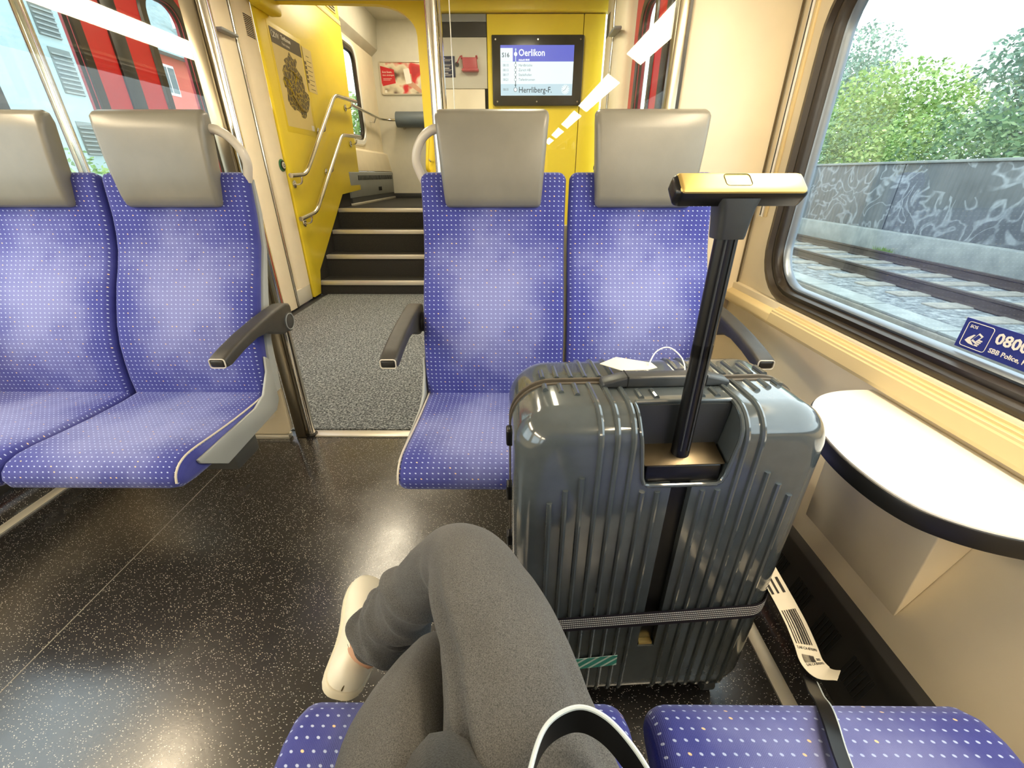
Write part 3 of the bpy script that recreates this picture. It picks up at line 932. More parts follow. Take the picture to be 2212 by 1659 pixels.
# vestibule lamps
for (x, y, lab) in ((-1.25, 2.9, 'flat ceiling lamp on the stair side of the vestibule'), (0.05, 2.9, 'flat ceiling lamp on the display side of the vestibule')):
    r_ = thing('ceiling_lamp', lab, 'lamp', (x, y, 2.33), group='vestibule ceiling lamps')
    MB().box(x - 0.13, x + 0.13, y - 0.62, y + 0.62, 2.325, 2.345).build('lamp_frame', m_white, r_, bevel=0.003)
    MB().box(x - 0.11, x + 0.11, y - 0.6, y + 0.6, 2.318, 2.326).build('diffuser', m_lampv, r_, smooth=False)
r_ = thing('ceiling_lamp', 'flat ceiling lamp above the landing', 'lamp', (-1.4, 6.2, 3.07), group='vestibule ceiling lamps')
MB().box(-1.53, -1.27, 5.4, 7.0, 3.065, 3.085).build('lamp_frame', m_white, r_, bevel=0.003)
MB().box(-1.51, -1.29, 5.42, 6.98, 3.058, 3.066).build('diffuser', m_lampv, r_, smooth=False)

# ================================================================== SEATS
YN = 0.84                      # world y of the cushion nose of the facing seats
HW = 0.231
def loc(pts): return [(a - YN, b) for a, b in pts]
BACK = loc([(1.462, 1.108), (1.455, 1.06), (1.447, 1.0), (1.435, 0.95), (1.418, 0.90), (1.392, 0.85), (1.362, 0.80), (1.332, 0.74), (1.305, 0.68), (1.286, 0.62), (1.276, 0.56), (1.270, 0.50), (1.270, 0.43),
            (1.30, 0.41), (1.335, 0.43), (1.345, 0.56), (1.372, 0.68), (1.43, 0.80), (1.482, 0.90), (1.505, 1.0), (1.515, 1.09), (1.508, 1.118), (1.49, 1.126), (1.472, 1.122)])
CUSH = [(0.445, 0.452), (0.36, 0.452), (0.26, 0.456), (0.16, 0.464), (0.09, 0.471), (0.05, 0.472), (0.02, 0.464), (0.0, 0.447), (-0.008, 0.425), (-0.002, 0.402), (0.02, 0.387), (0.06, 0.380), (0.25, 0.368), (0.445, 0.362)]
HEAD = loc([(1.447, 1.286), (1.434, 1.275), (1.428, 1.24), (1.423, 1.18), (1.421, 1.12), (1.423, 1.06), (1.430, 1.034), (1.442, 1.026), (1.470, 1.028), (1.480, 1.06), (1.488, 1.26), (1.480, 1.286), (1.465, 1.292)])
ARM = loc([(1.432, 0.708), (1.4247, 0.7205), (1.3984, 0.7258), (1.3351, 0.7223), (1.2508, 0.7136), (1.1665, 0.702), (1.0927, 0.6874), (1.0463, 0.6754), (1.04, 0.666), (1.0463, 0.6474), (1.0664, 0.6457), (1.1349, 0.6617), (1.2086, 0.6723), (1.2614, 0.6687), (1.3035, 0.651), (1.3562, 0.6324), (1.4089, 0.6318), (1.43, 0.658)])
PLATE = loc([(1.302, 0.572), (1.324, 0.554), (1.316, 0.403), (1.288, 0.373), (0.998, 0.358), (0.91, 0.425), (0.905, 0.440), (1.182, 0.440), (1.24, 0.458), (1.290, 0.52)])
SHELL = loc([(1.335, 0.42), (1.347, 0.56), (1.374, 0.68), (1.432, 0.80), (1.484, 0.90), (1.507, 1.0), (1.517, 1.10), (1.530, 1.105), (1.528, 1.0), (1.50, 0.88), (1.44, 0.74), (1.39, 0.60), (1.37, 0.42)])[::-1]
_cache = {}
def cached(key, fn, mat):
    if key not in _cache:
        me = fn(); me.materials.append(mat); _cache[key] = me
    return _cache[key]
def part(key, fn, mat, parent, name):
    o = bpy.data.objects.new(name, cached(key, fn, mat))
    link_to(o, parent, False)
    return o

def make_seat(xc, y, rot, label, arm=0, grab=0, plate=0, group='blue dotted train seats', piping=0):
    root = thing('train_seat', label, 'seat', (xc, y, 0), rot, group)
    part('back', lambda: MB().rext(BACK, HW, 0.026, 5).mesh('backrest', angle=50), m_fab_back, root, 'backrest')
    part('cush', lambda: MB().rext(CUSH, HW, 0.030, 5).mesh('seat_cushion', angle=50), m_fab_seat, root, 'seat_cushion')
    part('head', lambda: MB().rext(HEAD, 0.168, 0.016, 5, taper=lambda p: 0.895 + 0.105 * max(0, min(1, (p.y - 1.03) / 0.25))).mesh('headrest', angle=50), m_vinyl, root, 'headrest')
    part('shell', lambda: MB().rext(SHELL, HW - 0.004, 0.006, 2).mesh('back_shell'), m_plate, root, 'back_shell')
    part('beam', lambda: MB().box(-HW, HW, 0.20, 0.32, 0.30, 0.368).mesh('support_beam', 0.008), m_dgrey, root, 'support_beam')
    # stitched seam across the backrest
    def seam():
        return MB().tube([(-0.16 + 0.32 * i / 20, 1.4290 - YN, 0.925) for i in range(21)], 0.0016, 6).mesh('stitch_line')
    part('seam', seam, m_case_grey, root, 'stitch_line')
    if plate:
        s = plate
        MB().prism(PLATE, 'X', s * (HW + 0.001), s * (HW + 0.010)).build('side_plate', m_plate, root, bevel=0.003, world=False)
    if piping:
        s = piping
        pts = [(s * (HW - 0.006), p[0] + 0.004, p[1] - 0.006) for p in CUSH[0:9]]
        MB().tube(catmull(pts, 3), 0.0028, 8).build('piping', m_handle, root, world=False)
    if arm:
        s = arm
        a = MB().rext(ARM, 0.025, 0.008, 3, c=s * (HW + 0.043)).build('armrest', m_arm, root, world=False, angle=50)
        MB().cyl((s * (HW - 0.002), 1.398 - YN, 0.664), (s * (HW + 0.022), 1.398 - YN, 0.664), 0.036, 24).build('pivot', m_dgrey, a, bevel=0.003, world=True) if False else None
        o = MB().cyl((s * (HW - 0.004), 1.398 - YN, 0.664), (s * (HW + 0.070), 1.398 - YN, 0.664), 0.034, 28)
        pv = o.build('pivot', m_dgrey, a, bevel=0.004, world=False)
        MB().tube([(s * (HW + 0.0705), 1.398 - YN + 0.027 * math.cos(k * PI / 12), 0.664 + 0.027 * math.sin(k * PI / 12)) for k in range(24)], 0.002, 6, True).build('pivot_ring', m_grey, a, world=False)
        MB().box(s * (HW + 0.043) - 0.018, s * (HW + 0.043) + 0.018, 1.0385 - YN, 1.046 - YN, 0.6505, 0.6695).build('end_cap', m_black, a, bevel=0.005, seg=3, world=False)
        MB().tube([(x_, 1.0408 - YN, z_) for x_, z_ in rrect(s * (HW + 0.043), 0.660, 0.042, 0.025, 0.006, 3)], 0.0018, 6, True).build('worn_edge', m_handle, a, world=False)
    if grab:
        s = grab
        pts = [(s * 0.15, 1.468 - YN, 1.243), (s * 0.180, 1.470 - YN, 1.240), (s * 0.210, 1.474 - YN, 1.222), (s * 0.232, 1.48 - YN, 1.19), (s * 0.240, 1.485 - YN, 1.155), (s * 0.232, 1.49 - YN, 1.125), (s * 0.222, 1.492 - YN, 1.10)]
        MB().tube(catmull(pts, 5), 0.0135, 12).build('grab_handle', m_handle, root, world=False)
    return root

make_seat(-0.068, YN, 0, 'blue dotted seat by the aisle directly left of the suitcase, facing the camera', arm=-1, grab=-1, plate=-1, piping=-1)
make_seat(0.404, YN, 0, 'blue dotted window-side seat behind the suitcase, facing the camera', arm=1, plate=1)
make_seat(-1.080, YN, 0, 'blue dotted aisle seat across the aisle with lowered armrest', arm=1, grab=1, plate=1, piping=1)
make_seat(-1.553, YN, 0, 'blue dotted seat at the far left edge, cut off by the frame', arm=-1, plate=-1)
make_seat(-0.072, 0.332, PI, 'blue dotted seat under the crossed legs at the bottom', arm=1)
make_seat(0.414, 0.332, PI, 'empty blue dotted seat at the bottom right with a black strap', arm=-1)

# ================================================================== TABLE AND WASTE BOX
TB = [(0.856, 0.893), (0.80, 0.890), (0.75, 0.879), (0.705, 0.855), (0.665, 0.812), (0.636, 0.755), (0.617, 0.69), (0.609, 0.625), (0.613, 0.56), (0.629, 0.51), (0.655, 0.480), (0.695, 0.455), (0.75, 0.436), (0.80, 0.428), (0.856, 0.425)]
tbl = thing('window_table', 'small white half-round table fixed under the window', 'table', (0.85, 0.64, 0.62))
def smooth_loop(p, sub=4):
    return [(v.x, v.y) for v in catmull([(a, b, 0) for a, b in p], sub)]
tloop = smooth_loop(TB)
def grow(loop, d):
    out = []
    n = len(loop)
    for i, (x, y) in enumerate(loop):
        a_, b_ = loop[max(i - 1, 0)], loop[min(i + 1, n - 1)]
        t_ = Vector((b_[0] - a_[0], b_[1] - a_[1])).normalized()
        out.append((x + t_.y * d, y - t_.x * d))      # loop runs far -> near on the aisle side
    return out
if grow(tloop, 0.01)[len(tloop) // 2][0] > tloop[len(tloop) // 2][0]:
    _g = grow
    grow = lambda l, d: _g(l, -d)
MB().prism(grow(tloop, 0.006), 'Z', 0.646, 0.660).build('table_top', m_white, tbl, bevel=0.002)
MB().prism(grow(tloop, 0.009), 'Z', 0.622, 0.6565).build('edge_band', m_black, tbl, bevel=0.004)
MB().box(0.70, 0.865, 0.55, 0.74, 0.615, 0.630).build('mounting_bracket', m_dgrey, tbl, bevel=0.003)
tag(MB().prism([(0.783, 0.302), (0.772, 0.61), (0.866, 0.61), (0.862, 0.535), (0.788, 0.318)], 'Y', 0.565, 0.86).build('waste_box', m_cream, bevel=0.006, seg=3), 'grey-cream wedge-shaped waste box below the window table', 'waste box')

# ================================================================== SUITCASE
sc_ = thing('suitcase', 'large glossy graphite hard-shell suitcase with extended handle', 'suitcase', (0.262, 0.545, 0.0), R(3.2))
SW, SD, SZ0, SZ1 = 0.262, 0.258, 0.052, 0.793
def L(mb, name, mat, parent=None, **k):
    return mb.build(name, mat, parent or sc_, world=False, **k)
RAD = 0.052
def shell_rings(y_face, y_seam, lip=0.0):
    """rings from the face (inset by RAD) to the seam"""
    rr = []
    sgn = 1 if y_seam > y_face else -1
    n = 8
    cz = (SZ0 + SZ1) / 2; H_ = SZ1 - SZ0
    for k in range(n + 1):
        a = (PI / 2) * k / n
        inset = RAD * (1 - math.sin(a))
        y = y_face + sgn * RAD * (1 - math.cos(a))
        r0 = max(0.075 - inset, 0.03)
        rr.append([(px, y, pz) for px, pz in rrect(0, cz, 2 * SW - 2 * inset, H_ - 2 * inset, r0, 9)])
    rr.append([(px, y_seam, pz) for px, pz in rrect(0, cz, 2 * SW, H_, 0.075, 9)])
    return rr
front = MB().rings(shell_rings(0.0, 0.123)).build('front_shell', m_case, sc_, world=False, angle=50)
back = MB().rings(shell_rings(SD, 0.137)).build('back_shell', m_case, sc_, world=False, angle=50)
# recess for the pull handle and the channel, cut out of the front shell
def cut(obj, mb):
    c = mb.build('cutter', m_case_black, sc_, world=False)
    md = obj.modifiers.new('cut', 'BOOLEAN'); md.object = c; md.operation = 'DIFFERENCE'; md.solver = 'EXACT'
    try: md.material_mode = 'TRANSFER'
    except Exception: pass
    dg = bpy.context.evaluated_depsgraph_get(); dg.update()
    me = bpy.data.meshes.new_from_object(obj.evaluated_get(dg))
    obj.modifiers.clear(); obj.data = me
    bpy.data.objects.remove(c)
    me.polygons.foreach_set('use_smooth', [True] * len(me.polygons)); me.set_sharp_from_angle(angle=R(50))
HX = 0.014                        # handle axis, local x
CB = 0.050                        # depth of the recess
cupw = [(HX - 0.056, 0.664), (HX + 0.056, 0.664), (HX + 0.064, 0.668), (HX + 0.069, 0.680), (HX + 0.081, 0.770), (HX + 0.081, 0.84), (HX - 0.081, 0.84), (HX - 0.081, 0.770), (HX - 0.069, 0.680), (HX - 0.064, 0.668)]
cut(front, MB().prism(cupw, 'Y', -0.05, CB))
cut(front, MB().box(HX - 0.0175, HX + 0.0175, -0.05, 0.016, 0.235, 0.70))
front.data.materials.clear(); front.data.materials.append(m_case)
cupi = [(HX + (x - HX) * 0.97, min(z, SZ1 - 0.004)) for x, z in cupw]
L(MB().prism(cupi, 'Y', CB - 0.004, CB - 0.001), 'recess_floor', m_case_grey)
L(MB().prism([(0.005, 0.6655), (0.005, 0.699), (CB - 0.003, 0.712), (CB - 0.003, 0.6655)], 'X', HX - 0.062, HX + 0.062), 'recess_block', m_case_black, bevel=0.003)
L(MB().prism([(0.0045, 0.6993), (0.004, 0.7018), (CB - 0.003, 0.7148), (CB - 0.003, 0.712)], 'X', HX - 0.066, HX + 0.066), 'recess_ledge', m_bronze, bevel=0.0006)
def face_pt(x, z, off=0.0):
    """point on the front shell surface above a given x,z (rounded top edge followed)"""
    d = z - (SZ1 - RAD)
    y = 0.0 if d <= 0 else RAD - math.sqrt(max(RAD * RAD - d * d, 0))
    return Vector((x, y - off, z))
def cup_x(z): return 0.069 + 0.012 * min(1, max(0, (z - 0.68) / 0.09))
rim = [face_pt(HX + dx, 0.664, 0.0005) for dx in (-0.056, -0.02, 0.02, 0.056)] + [face_pt(HX + 0.064, 0.668)]
zs = [0.68, 0.70, 0.72, 0.735, 0.745, 0.755, 0.765, 0.775, 0.783, 0.789, 0.7925]
rim += [face_pt(HX + cup_x(z), z) for z in zs]
rim += [Vector((HX + 0.078, CB + 0.001, SZ1)), Vector((HX + 0.04, CB + 0.002, SZ1)), Vector((HX, CB + 0.002, SZ1)), Vector((HX - 0.04, CB + 0.002, SZ1)), Vector((HX - 0.078, CB + 0.001, SZ1))]
rim += [face_pt(HX - cup_x(z), z) for z in zs[::-1]] + [face_pt(HX - 0.064, 0.668)]
L(MB().tube(rim, 0.0036, 8, True), 'recess_rim', m_case)
# pole channel lining
L(MB().box(HX - 0.0172, HX + 0.0172, 0.0125, 0.0158, 0.236, 0.66), 'channel', m_case_black, smooth=False)
L(MB().box(HX - 0.014, HX + 0.014, 0.002, 0.013, 0.237, 0.243), 'channel_end', m_gold, smooth=False)
# telescopic handle
PY = 0.028
L(MB().tube([(HX, PY, 0.69), (HX, PY, 0.90)], 0.015, 20, flat=(0.0150, 0.0125)), 'pull_pole', m_case_black)
L(MB().tube([(HX, PY, 0.88), (HX, PY, 1.075)], 0.013, 20, flat=(0.0150, 0.0125)), 'pull_pole', m_case_black)
for gx in (-0.006, 0.006):
    L(MB().box(HX + gx - 0.0010, HX + gx + 0.0010, PY - 0.0133, PY - 0.010, 0.72, 1.06), 'pole_groove', m_case_grey, smooth=False)
L(MB().rings([[(HX + x, PY + y, z) for x, y in rrect(0, 0, w, d_, 0.008, 4)] for z, w, d_ in ((1.046, 0.037, 0.030), (1.050, 0.038, 0.032), (1.070, 0.042, 0.034), (1.084, 0.046, 0.036), (1.094, 0.054, 0.036))]), 'handle_socket', m_case_grey)
gp = [(0.0175, 0.0), (0.0175, 0.008), (0.015, 0.0125), (0.010, 0.0150), (-0.010, 0.0150), (-0.015, 0.0125), (-0.0175, 0.008), (-0.0175, 0.0), (-0.0165, -0.008), (-0.012, -0.0120), (0.0, -0.0125), (0.012, -0.0120), (0.0165, -0.008)]
def tiltpt(p, a=R(40), cy=PY, cz=1.1015):
    return (cy + p[0] * math.cos(a) - p[1] * math.sin(a), cz + p[0] * math.sin(a) + p[1] * math.cos(a))
grip = L(MB().rext([tiltpt(p) for p in gp], 0.0825, 0.009, 5, c=HX), 'grip', m_case_black)
topc = [(0.0165, 0.006), (0.0155, 0.0130), (0.011, 0.0160), (-0.011, 0.0160), (-0.0155, 0.0130), (-0.0168, 0.006), (-0.010, 0.004), (0.010, 0.004)]
L(MB().rext([tiltpt(p) for p in topc], 0.079, 0.006, 4, c=HX), 'grip_cover', m_gold, grip)
bq = [(x, z) for x, z in rrect(0.0, 0.001, 0.032, 0.019, 0.004, 4)]
L(MB().tube([(HX - 0.006 + x, *tiltpt((z, 0.0161))) for x, z in bq], 0.0005, 6, True), 'release_button', m_case_black, grip)

# ribs: raised beads running up the face and over the top
def rib_path(x, z1=None, ytop=0.118):
    """from under the lower edge up the face; z1 = end height on the face, or over the top edge to the seam"""
    pts = []
    for k in range(4):
        a = R(62) * (1 - k / 4)
        pts.append(Vector((x, RAD - RAD * math.cos(a), SZ0 + RAD - RAD * math.sin(a))))
    pts.append(Vector((x, 0.0, SZ0 + RAD)))
    if z1 is not None:
        return pts + [Vector((x, 0.0, 0.4)), Vector((x, 0.0, z1))]
    pts += [Vector((x, 0.0, 0.4)), Vector((x, 0.0, SZ1 - RAD))]
    for k in range(1, 9):
        a = (PI / 2) * k / 8
        pts.append(Vector((x, RAD - RAD * math.cos(a), SZ1 - RAD + RAD * math.sin(a))))
    pts.append(Vector((x, ytop, SZ1)))
    return pts
xs = [-0.204 + i * 0.0255 for i in range(17)]
for i, x in enumerate(xs):
    near = abs(x - HX)
    if near < 0.019: continue
    k = min(i, 16 - i)
    if near < 0.088:
        zt = 0.652 if near < 0.066 else 0.70
        L(MB().tube(rib_path(x, zt), 0.0050, 8), 'rib', m_case, front)
        L(MB().tube([(x, 0.062, SZ1), (x, 0.090, SZ1)], 0.0050, 8), 'rib', m_case, front)
    elif k < 3:
        zt = (0.635, 0.66, 0.685)[k]
        L(MB().tube(rib_path(x, zt), 0.0050, 8), 'rib', m_case, front)
        L(MB().tube([(x, (0.098, 0.088, 0.078)[k], SZ1), (x, 0.117, SZ1)], 0.0050, 8), 'rib', m_case, front)
    else:
        L(MB().tube(rib_path(x), 0.0050, 8), 'rib', m_case, front)
    # back half of the top
    L(MB().tube([(x, 0.143, SZ1), (x, (0.175, 0.19, 0.198)[min(k, 2)], SZ1)] + ([(x, 0.208, SZ1), (x, 0.226, SZ1 - 0.0035), (x, 0.242, SZ1 - 0.0145)] if k > 2 else []), 0.0050, 8), 'rib', m_case, back)
# seam: rubber gap with two zip tapes
cz_ = (SZ0 + SZ1) / 2
for y0, y1, gr, mt, nm in ((0.120, 0.140, -0.004, m_case_black, 'seam_gasket'), (0.1185, 0.1245, 0.0022, m_zip, 'zip_tape'), (0.1355, 0.1415, 0.0022, m_zip, 'zip_tape')):
    L(MB().prism(rrect(0, cz_, 2 * SW + 2 * gr, SZ1 - SZ0 + 2 * gr, 0.075, 9), 'Y', y0, y1), nm, mt, bevel=0.001)
# top carry handle
th = [(-0.112, 0.0), (-0.110, 0.010), (-0.070, 0.020), (0.070, 0.020), (0.110, 0.010), (0.112, 0.0)]
hd = L(MB().prism([(x + HX - 0.010, SZ1 + z + 0.001) for x, z in th], 'Y', 0.098, 0.126), 'carry_handle', m_case_grey, bevel=0.004, seg=3)
for xx in (-0.068, 0.068):
    L(MB().box(HX - 0.010 + xx - 0.0008, HX - 0.010 + xx + 0.0008, 0.0972, 0.127, SZ1 + 0.002, SZ1 + 0.0218), 'handle_joint', m_slot, hd, smooth=False)
L(MB().box(0.045, 0.085, 0.135, 0.165, SZ1 - 0.002, SZ1 + 0.006), 'lock_housing', m_case_grey, bevel=0.003)
# side feet / latches on the left flank
for zz, hh in ((0.70, 0.034), (0.575, 0.036), (0.45, 0.028), (0.385, 0.016)):
    L(MB().box(-SW - 0.009, -SW + 0.004, 0.094, 0.116, zz - hh / 2, zz + hh / 2), 'side_stud', m_case_black, bevel=0.004, seg=3)
# wheels
for x in (-0.205, 0.205):
    for y in (0.045, SD - 0.045):
        w = L(MB().box(x - 0.022, x + 0.022, y - 0.026, y + 0.026, 0.040, 0.066), 'caster_fork', m_case_black, bevel=0.005)
        L(MB().cyl((x - 0.014, y, 0.0275), (x + 0.014, y, 0.0275), 0.0275, 24), 'wheel', m_case_grey, w, bevel=0.003)

# elastic strap around the case
sroot = thing('luggage_strap', 'black and white striped elastic strap around the suitcase', 'strap', (0.262, 0.545, 0.33), R(3.2))
lp = rrect(0, SD / 2, 2 * SW + 0.010, SD + 0.010, 0.056, 8)
rings = []; uvs = []; u = 0.0
lp2 = lp + [lp[0]]
for i, (x, y) in enumerate(lp2):
    if i: u += math.hypot(x - lp2[i - 1][0], y - lp2[i - 1][1])
    zz = 0.004 * math.sin(x * 9) + 0.020 * x
    nx, ny = (x / SW, (y - SD / 2) / (SD / 2))
    k = 0.996
    rings.append([(x, y, zz - 0.021), (x, y, zz + 0.021), (x * k, SD / 2 + (y - SD / 2) * k, zz + 0.021), (x * k, SD / 2 + (y - SD / 2) * k, zz - 0.021)])
    uvs.append([(u, 0), (u, 1), (u, 1), (u, 0), (u, 0)])
MB().rings(rings, True, False, uvs).build('band', m_strap, sroot, world=False)
# teal tape on the face
tp = MB()
tp.add([(-0.158, -0.0052, 0.170), (-0.043, -0.0052, 0.182), (-0.044, -0.0052, 0.216), (-0.157, -0.0052, 0.207), (-0.158, -0.0046, 0.170), (-0.043, -0.0046, 0.182), (-0.044, -0.0046, 0.216), (-0.157, -0.0046, 0.207)],
       [(0, 1, 2, 3), (4, 7, 6, 5), (0, 4, 5, 1), (1, 5, 6, 2), (2, 6, 7, 3), (3, 7, 4, 0)], [[(0, 0), (0.115, 0), (0.115, 0.035), (0, 0.035)]] + [[(0, 0)] * 4] * 5)
L(tp, 'striped_tape', m_tape, smooth=False)

# paper name tag with string on the top
pt = thing('paper_tag', 'beige paper luggage tag with white string on top of the suitcase', 'tag', (0.20, 0.70, 0.80), R(3.2))
tagp = [(-0.042, 0.012), (-0.012, -0.026), (0.034, -0.022), (0.060, -0.004), (0.056, 0.016), (0.020, 0.022), (-0.006, 0.034)]
mb = MB(); top = [(x, y, 0.004 + 0.008 * math.cos(x * 22) ) for x, y in tagp]
mb.add(top + [(x, y, z - 0.0012) for x, y, z in top], [tuple(range(7)), tuple(range(7, 14))[::-1]] + [(i, (i + 1) % 7, 7 + (i + 1) % 7, 7 + i) for i in range(7)])
mb.build('tag_card', m_paper, pt, world=False, smooth=False)
sp_pts = [(0.045, 0.0, 0.010), (0.060, 0.012, 0.030), (0.082, 0.012, 0.038), (0.100, -0.004, 0.026), (0.104, -0.020, 0.008), (0.090, -0.032, -0.002), (0.060, -0.034, 0.004), (0.030, -0.018, 0.008)]
MB().tube(catmull(sp_pts, 5), 0.0013, 6).build('string', m_white, pt, world=False)

# airline baggage tag on the right flank
bt = thing('baggage_tag', 'curled white airline baggage tag with barcodes beside the suitcase', 'tag', (0.55, 0.5, 0.3))
path = catmull([(0.528, 0.640, 0.385), (0.540, 0.590, 0.362), (0.551, 0.535, 0.338), (0.552, 0.495, 0.324), (0.550, 0.468, 0.317), (0.556, 0.447, 0.320), (0.572, 0.436, 0.332)], 6)
tw = [Vector((0.92, 0.30, -0.12))] * len(path)
MB().ribbon(path, tw, 0.050, 0.0006).build('tag_paper', m_paper, bt, angle=60)
def on_tag(s, w, lift=0.0012):
    """point on the tag: s 0..1 along, w metres across"""
    f = s * (len(path) - 1); i = min(int(f), len(path) - 2); t = f - i
    p = path[i].lerp(path[i + 1], t)
    d = (path[i + 1] - path[i]).normalized()
    wd = tw[0] - d * tw[0].dot(d); wd.normalize()
    nn = d.cross(wd).normalized()
    if nn.z < 0: nn = -nn
    return p + wd * w + nn * lift
random.seed(4)
def bars(s0, s1, w0, w1, n, name):
    mb = MB(); w = w0
    step = (w1 - w0) / n
    for i in range(n):
        bw = step * random.uniform(0.3, 0.75)
        cols = []
        for k in range(5):
            s = s0 + (s1 - s0) * k / 4
            cols.append((on_tag(s, w), on_tag(s, w + bw)))
        for k in range(4):
            mb.add([cols[k][0], cols[k][1], cols[k + 1][1], cols[k + 1][0]], [(0, 1, 2, 3)])
        w += step
    mb.build(name, m_print, bt, smooth=False)
bars(0.12, 0.20, -0.022, 0.022, 3, 'barcode')
bars(0.28, 0.50, -0.020, 0.018, 7, 'barcode')
bars(0.60, 0.68, -0.016, 0.008, 9, 'barcode')
def tag_text(s_, w0, body, size):
    cu = bpy.data.curves.new('lettering', 'FONT'); cu.body = body; cu.size = size; cu.extrude = 0.0002
    tmp = bpy.data.objects.new('tmp_text', cu); COL.objects.link(tmp)
    dg = bpy.context.evaluated_depsgraph_get(); dg.update()
    me = bpy.data.meshes.new_from_object(tmp.evaluated_get(dg)); bpy.data.objects.remove(tmp)
    a, b = on_tag(s_, w0), on_tag(s_, w0 + 0.01)
    c = on_tag(s_ - 0.03, w0)
    ex = (b - a).normalized(); ey = (c - a).normalized(); ez = ex.cross(ey)
    me.transform(Matrix(((ex.x, ey.x, ez.x, a.x), (ex.y, ey.y, ez.y, a.y), (ex.z, ey.z, ez.z, a.z), (0, 0, 0, 1))))
    me.materials.clear(); me.materials.append(m_print)
    o = bpy.data.objects.new('lettering', me); link_to(o, bt)
tag_text(0.545, -0.021, '2,AE CA 870393', 0.0060)
tag_text(0.655, 0.010, '203', 0.0058)
tag_text(0.715, -0.017, '2,AE CA 870393', 0.0055)

# black shoulder-bag strap lying over the empty seat
bs = thing('bag_strap', 'black leather strap running over the front edge of the empty seat', 'strap', (0.40, 0.25, 0.48))
path2 = catmull([(0.375, 0.02, 0.482), (0.382, 0.12, 0.484), (0.388, 0.20, 0.486), (0.397, 0.255, 0.488), (0.412, 0.296, 0.482), (0.440, 0.335, 0.446), (0.475, 0.375, 0.390), (0.510, 0.415, 0.340), (0.530, 0.440, 0.312)], 6)
MB().ribbon(path2, Vector((1, -0.15, -0.28)), 0.020, 0.003).build('strap_band', m_strapleather, bs, angle=60)
edge_pts = []
for i, p in enumerate(path2):
    d = (path2[min(i + 1, len(path2) - 1)] - path2[max(i - 1, 0)]).normalized()
    wd = Vector((1, -0.15, -0.28)); wd = (wd - d * wd.dot(d)).normalized()
    edge_pts.append(p + wd * 0.0102)
MB().tube(edge_pts, 0.0019, 8).build('strap_edge', m_strapedge, bs)

# ================================================================== PERSON (crossed legs, seen from above)
person = thing('person', 'seated person in dark grey trousers and cream shoes, legs crossed', 'person', (0.03, 0.05, 0.0))

def limb(mb, nodes, seg=40, sub=8, fn=None, cap=True, cuff=False):
    """nodes: (x,y,z, ra, rb). Smooth elliptical sweep; fn(s, ang, p) returns radial factor"""
    P = catmull([Vector(n[:3]) for n in nodes], sub)
    RR = catmull([Vector((n[3], n[4], 0)) for n in nodes], sub)
    up = None; rings = []
    n = len(P)
    for i, p in enumerate(P):
        d = (P[min(i + 1, n - 1)] - P[max(i - 1, 0)]).normalized()
        if up is None: up = Vector((0, 0, 1))
        a = d.cross(up).normalized(); b = a.cross(d).normalized(); up = b
        ring = []
        for j in range(seg):
            th = 2 * PI * j / seg
            f = fn(i / (n - 1), th, p) if fn else 1.0
            ring.append(p + a * (RR[i].x * math.cos(th) * f) + b * (RR[i].y * math.sin(th) * f))
        rings.append(ring)
    if cuff:
        d = (P[-1] - P[-2]).normalized()
        c = P[-1]
        rings.append([q + (c - q) * 0.06 + d * 0.003 for q in rings[-1]])
        rings.append([q + (c - q) * 0.10 - d * 0.010 for q in rings[-2]])
        rings.append([c + (q - c) * 0.80 - d * 0.04 for q in rings[-3]])
    mb.rings(rings, cap)
    return rings

def wrinkle(seed, amp, folds=()):
    def fn(s, th, p):
        w = amp * (noise.noise(Vector((p.x * 9 + seed + math.cos(th) * 0.9, p.y * 9 + math.sin(th) * 0.9, p.z * 9))))
        w += amp * 0.4 * noise.noise(Vector((p.x * 26 + seed + math.cos(th) * 2.2, p.y * 26 + math.sin(th) * 2.2, p.z * 26)))
        for (s0, ws, t0, wt, h, tw) in folds:
            ds = (s - s0 - tw * math.sin(th - t0)) / ws
            dt = (math.atan2(math.sin(th - t0), math.cos(th - t0))) / wt
            w += h * math.exp(-ds * ds - dt * dt)
        return 1 + w
    return fn

tro = MB()
def long_folds(base, lst, waves=()):
    """add folds running along the leg (s range, angle, drift, width, height) and diagonal cuff wrinkles"""
    def fn(s, th, p):
        f = base(s, th, p)
        for (s0, s1, t0, drift, wt, h) in lst:
            if s0 - 0.08 < s < s1 + 0.08:
                win = min(1, max(0, (s - s0 + 0.08) / 0.08)) * min(1, max(0, (s1 + 0.08 - s) / 0.08))
                tc = t0 + drift * (s - s0)
                d = math.atan2(math.sin(th - tc), math.cos(th - tc)) / wt
                f += h * win * math.exp(-d * d)
        for (s0, s1, k, m, h, ph) in waves:
            if s > s0:
                win = min(1, (s - s0) / 0.06)
                w = math.sin(2 * PI * k * s + m * th + ph)
                f += h * win * (max(0, w) ** 2 - 0.3)
        return f
    return fn
limb(tro, [(-0.075, -0.02, 0.550, 0.080, 0.072), (-0.098, 0.06, 0.545, 0.076, 0.068), (-0.118, 0.14, 0.540, 0.070, 0.064), (-0.128, 0.25, 0.532, 0.062, 0.060), (-0.110, 0.325, 0.508, 0.056, 0.055), (-0.098, 0.365, 0.462, 0.052, 0.054), (-0.092, 0.382, 0.39, 0.050, 0.054), (-0.088, 0.395, 0.28, 0.052, 0.058), (-0.088, 0.42, 0.13, 0.056, 0.062)],
     fn=long_folds(wrinkle(3.0, 0.08), [(0.15, 0.4, 0.9, -0.6, 0.14, 0.05), (0.2, 0.45, 1.9, 0.4, 0.15, -0.05)]), cuff=True)
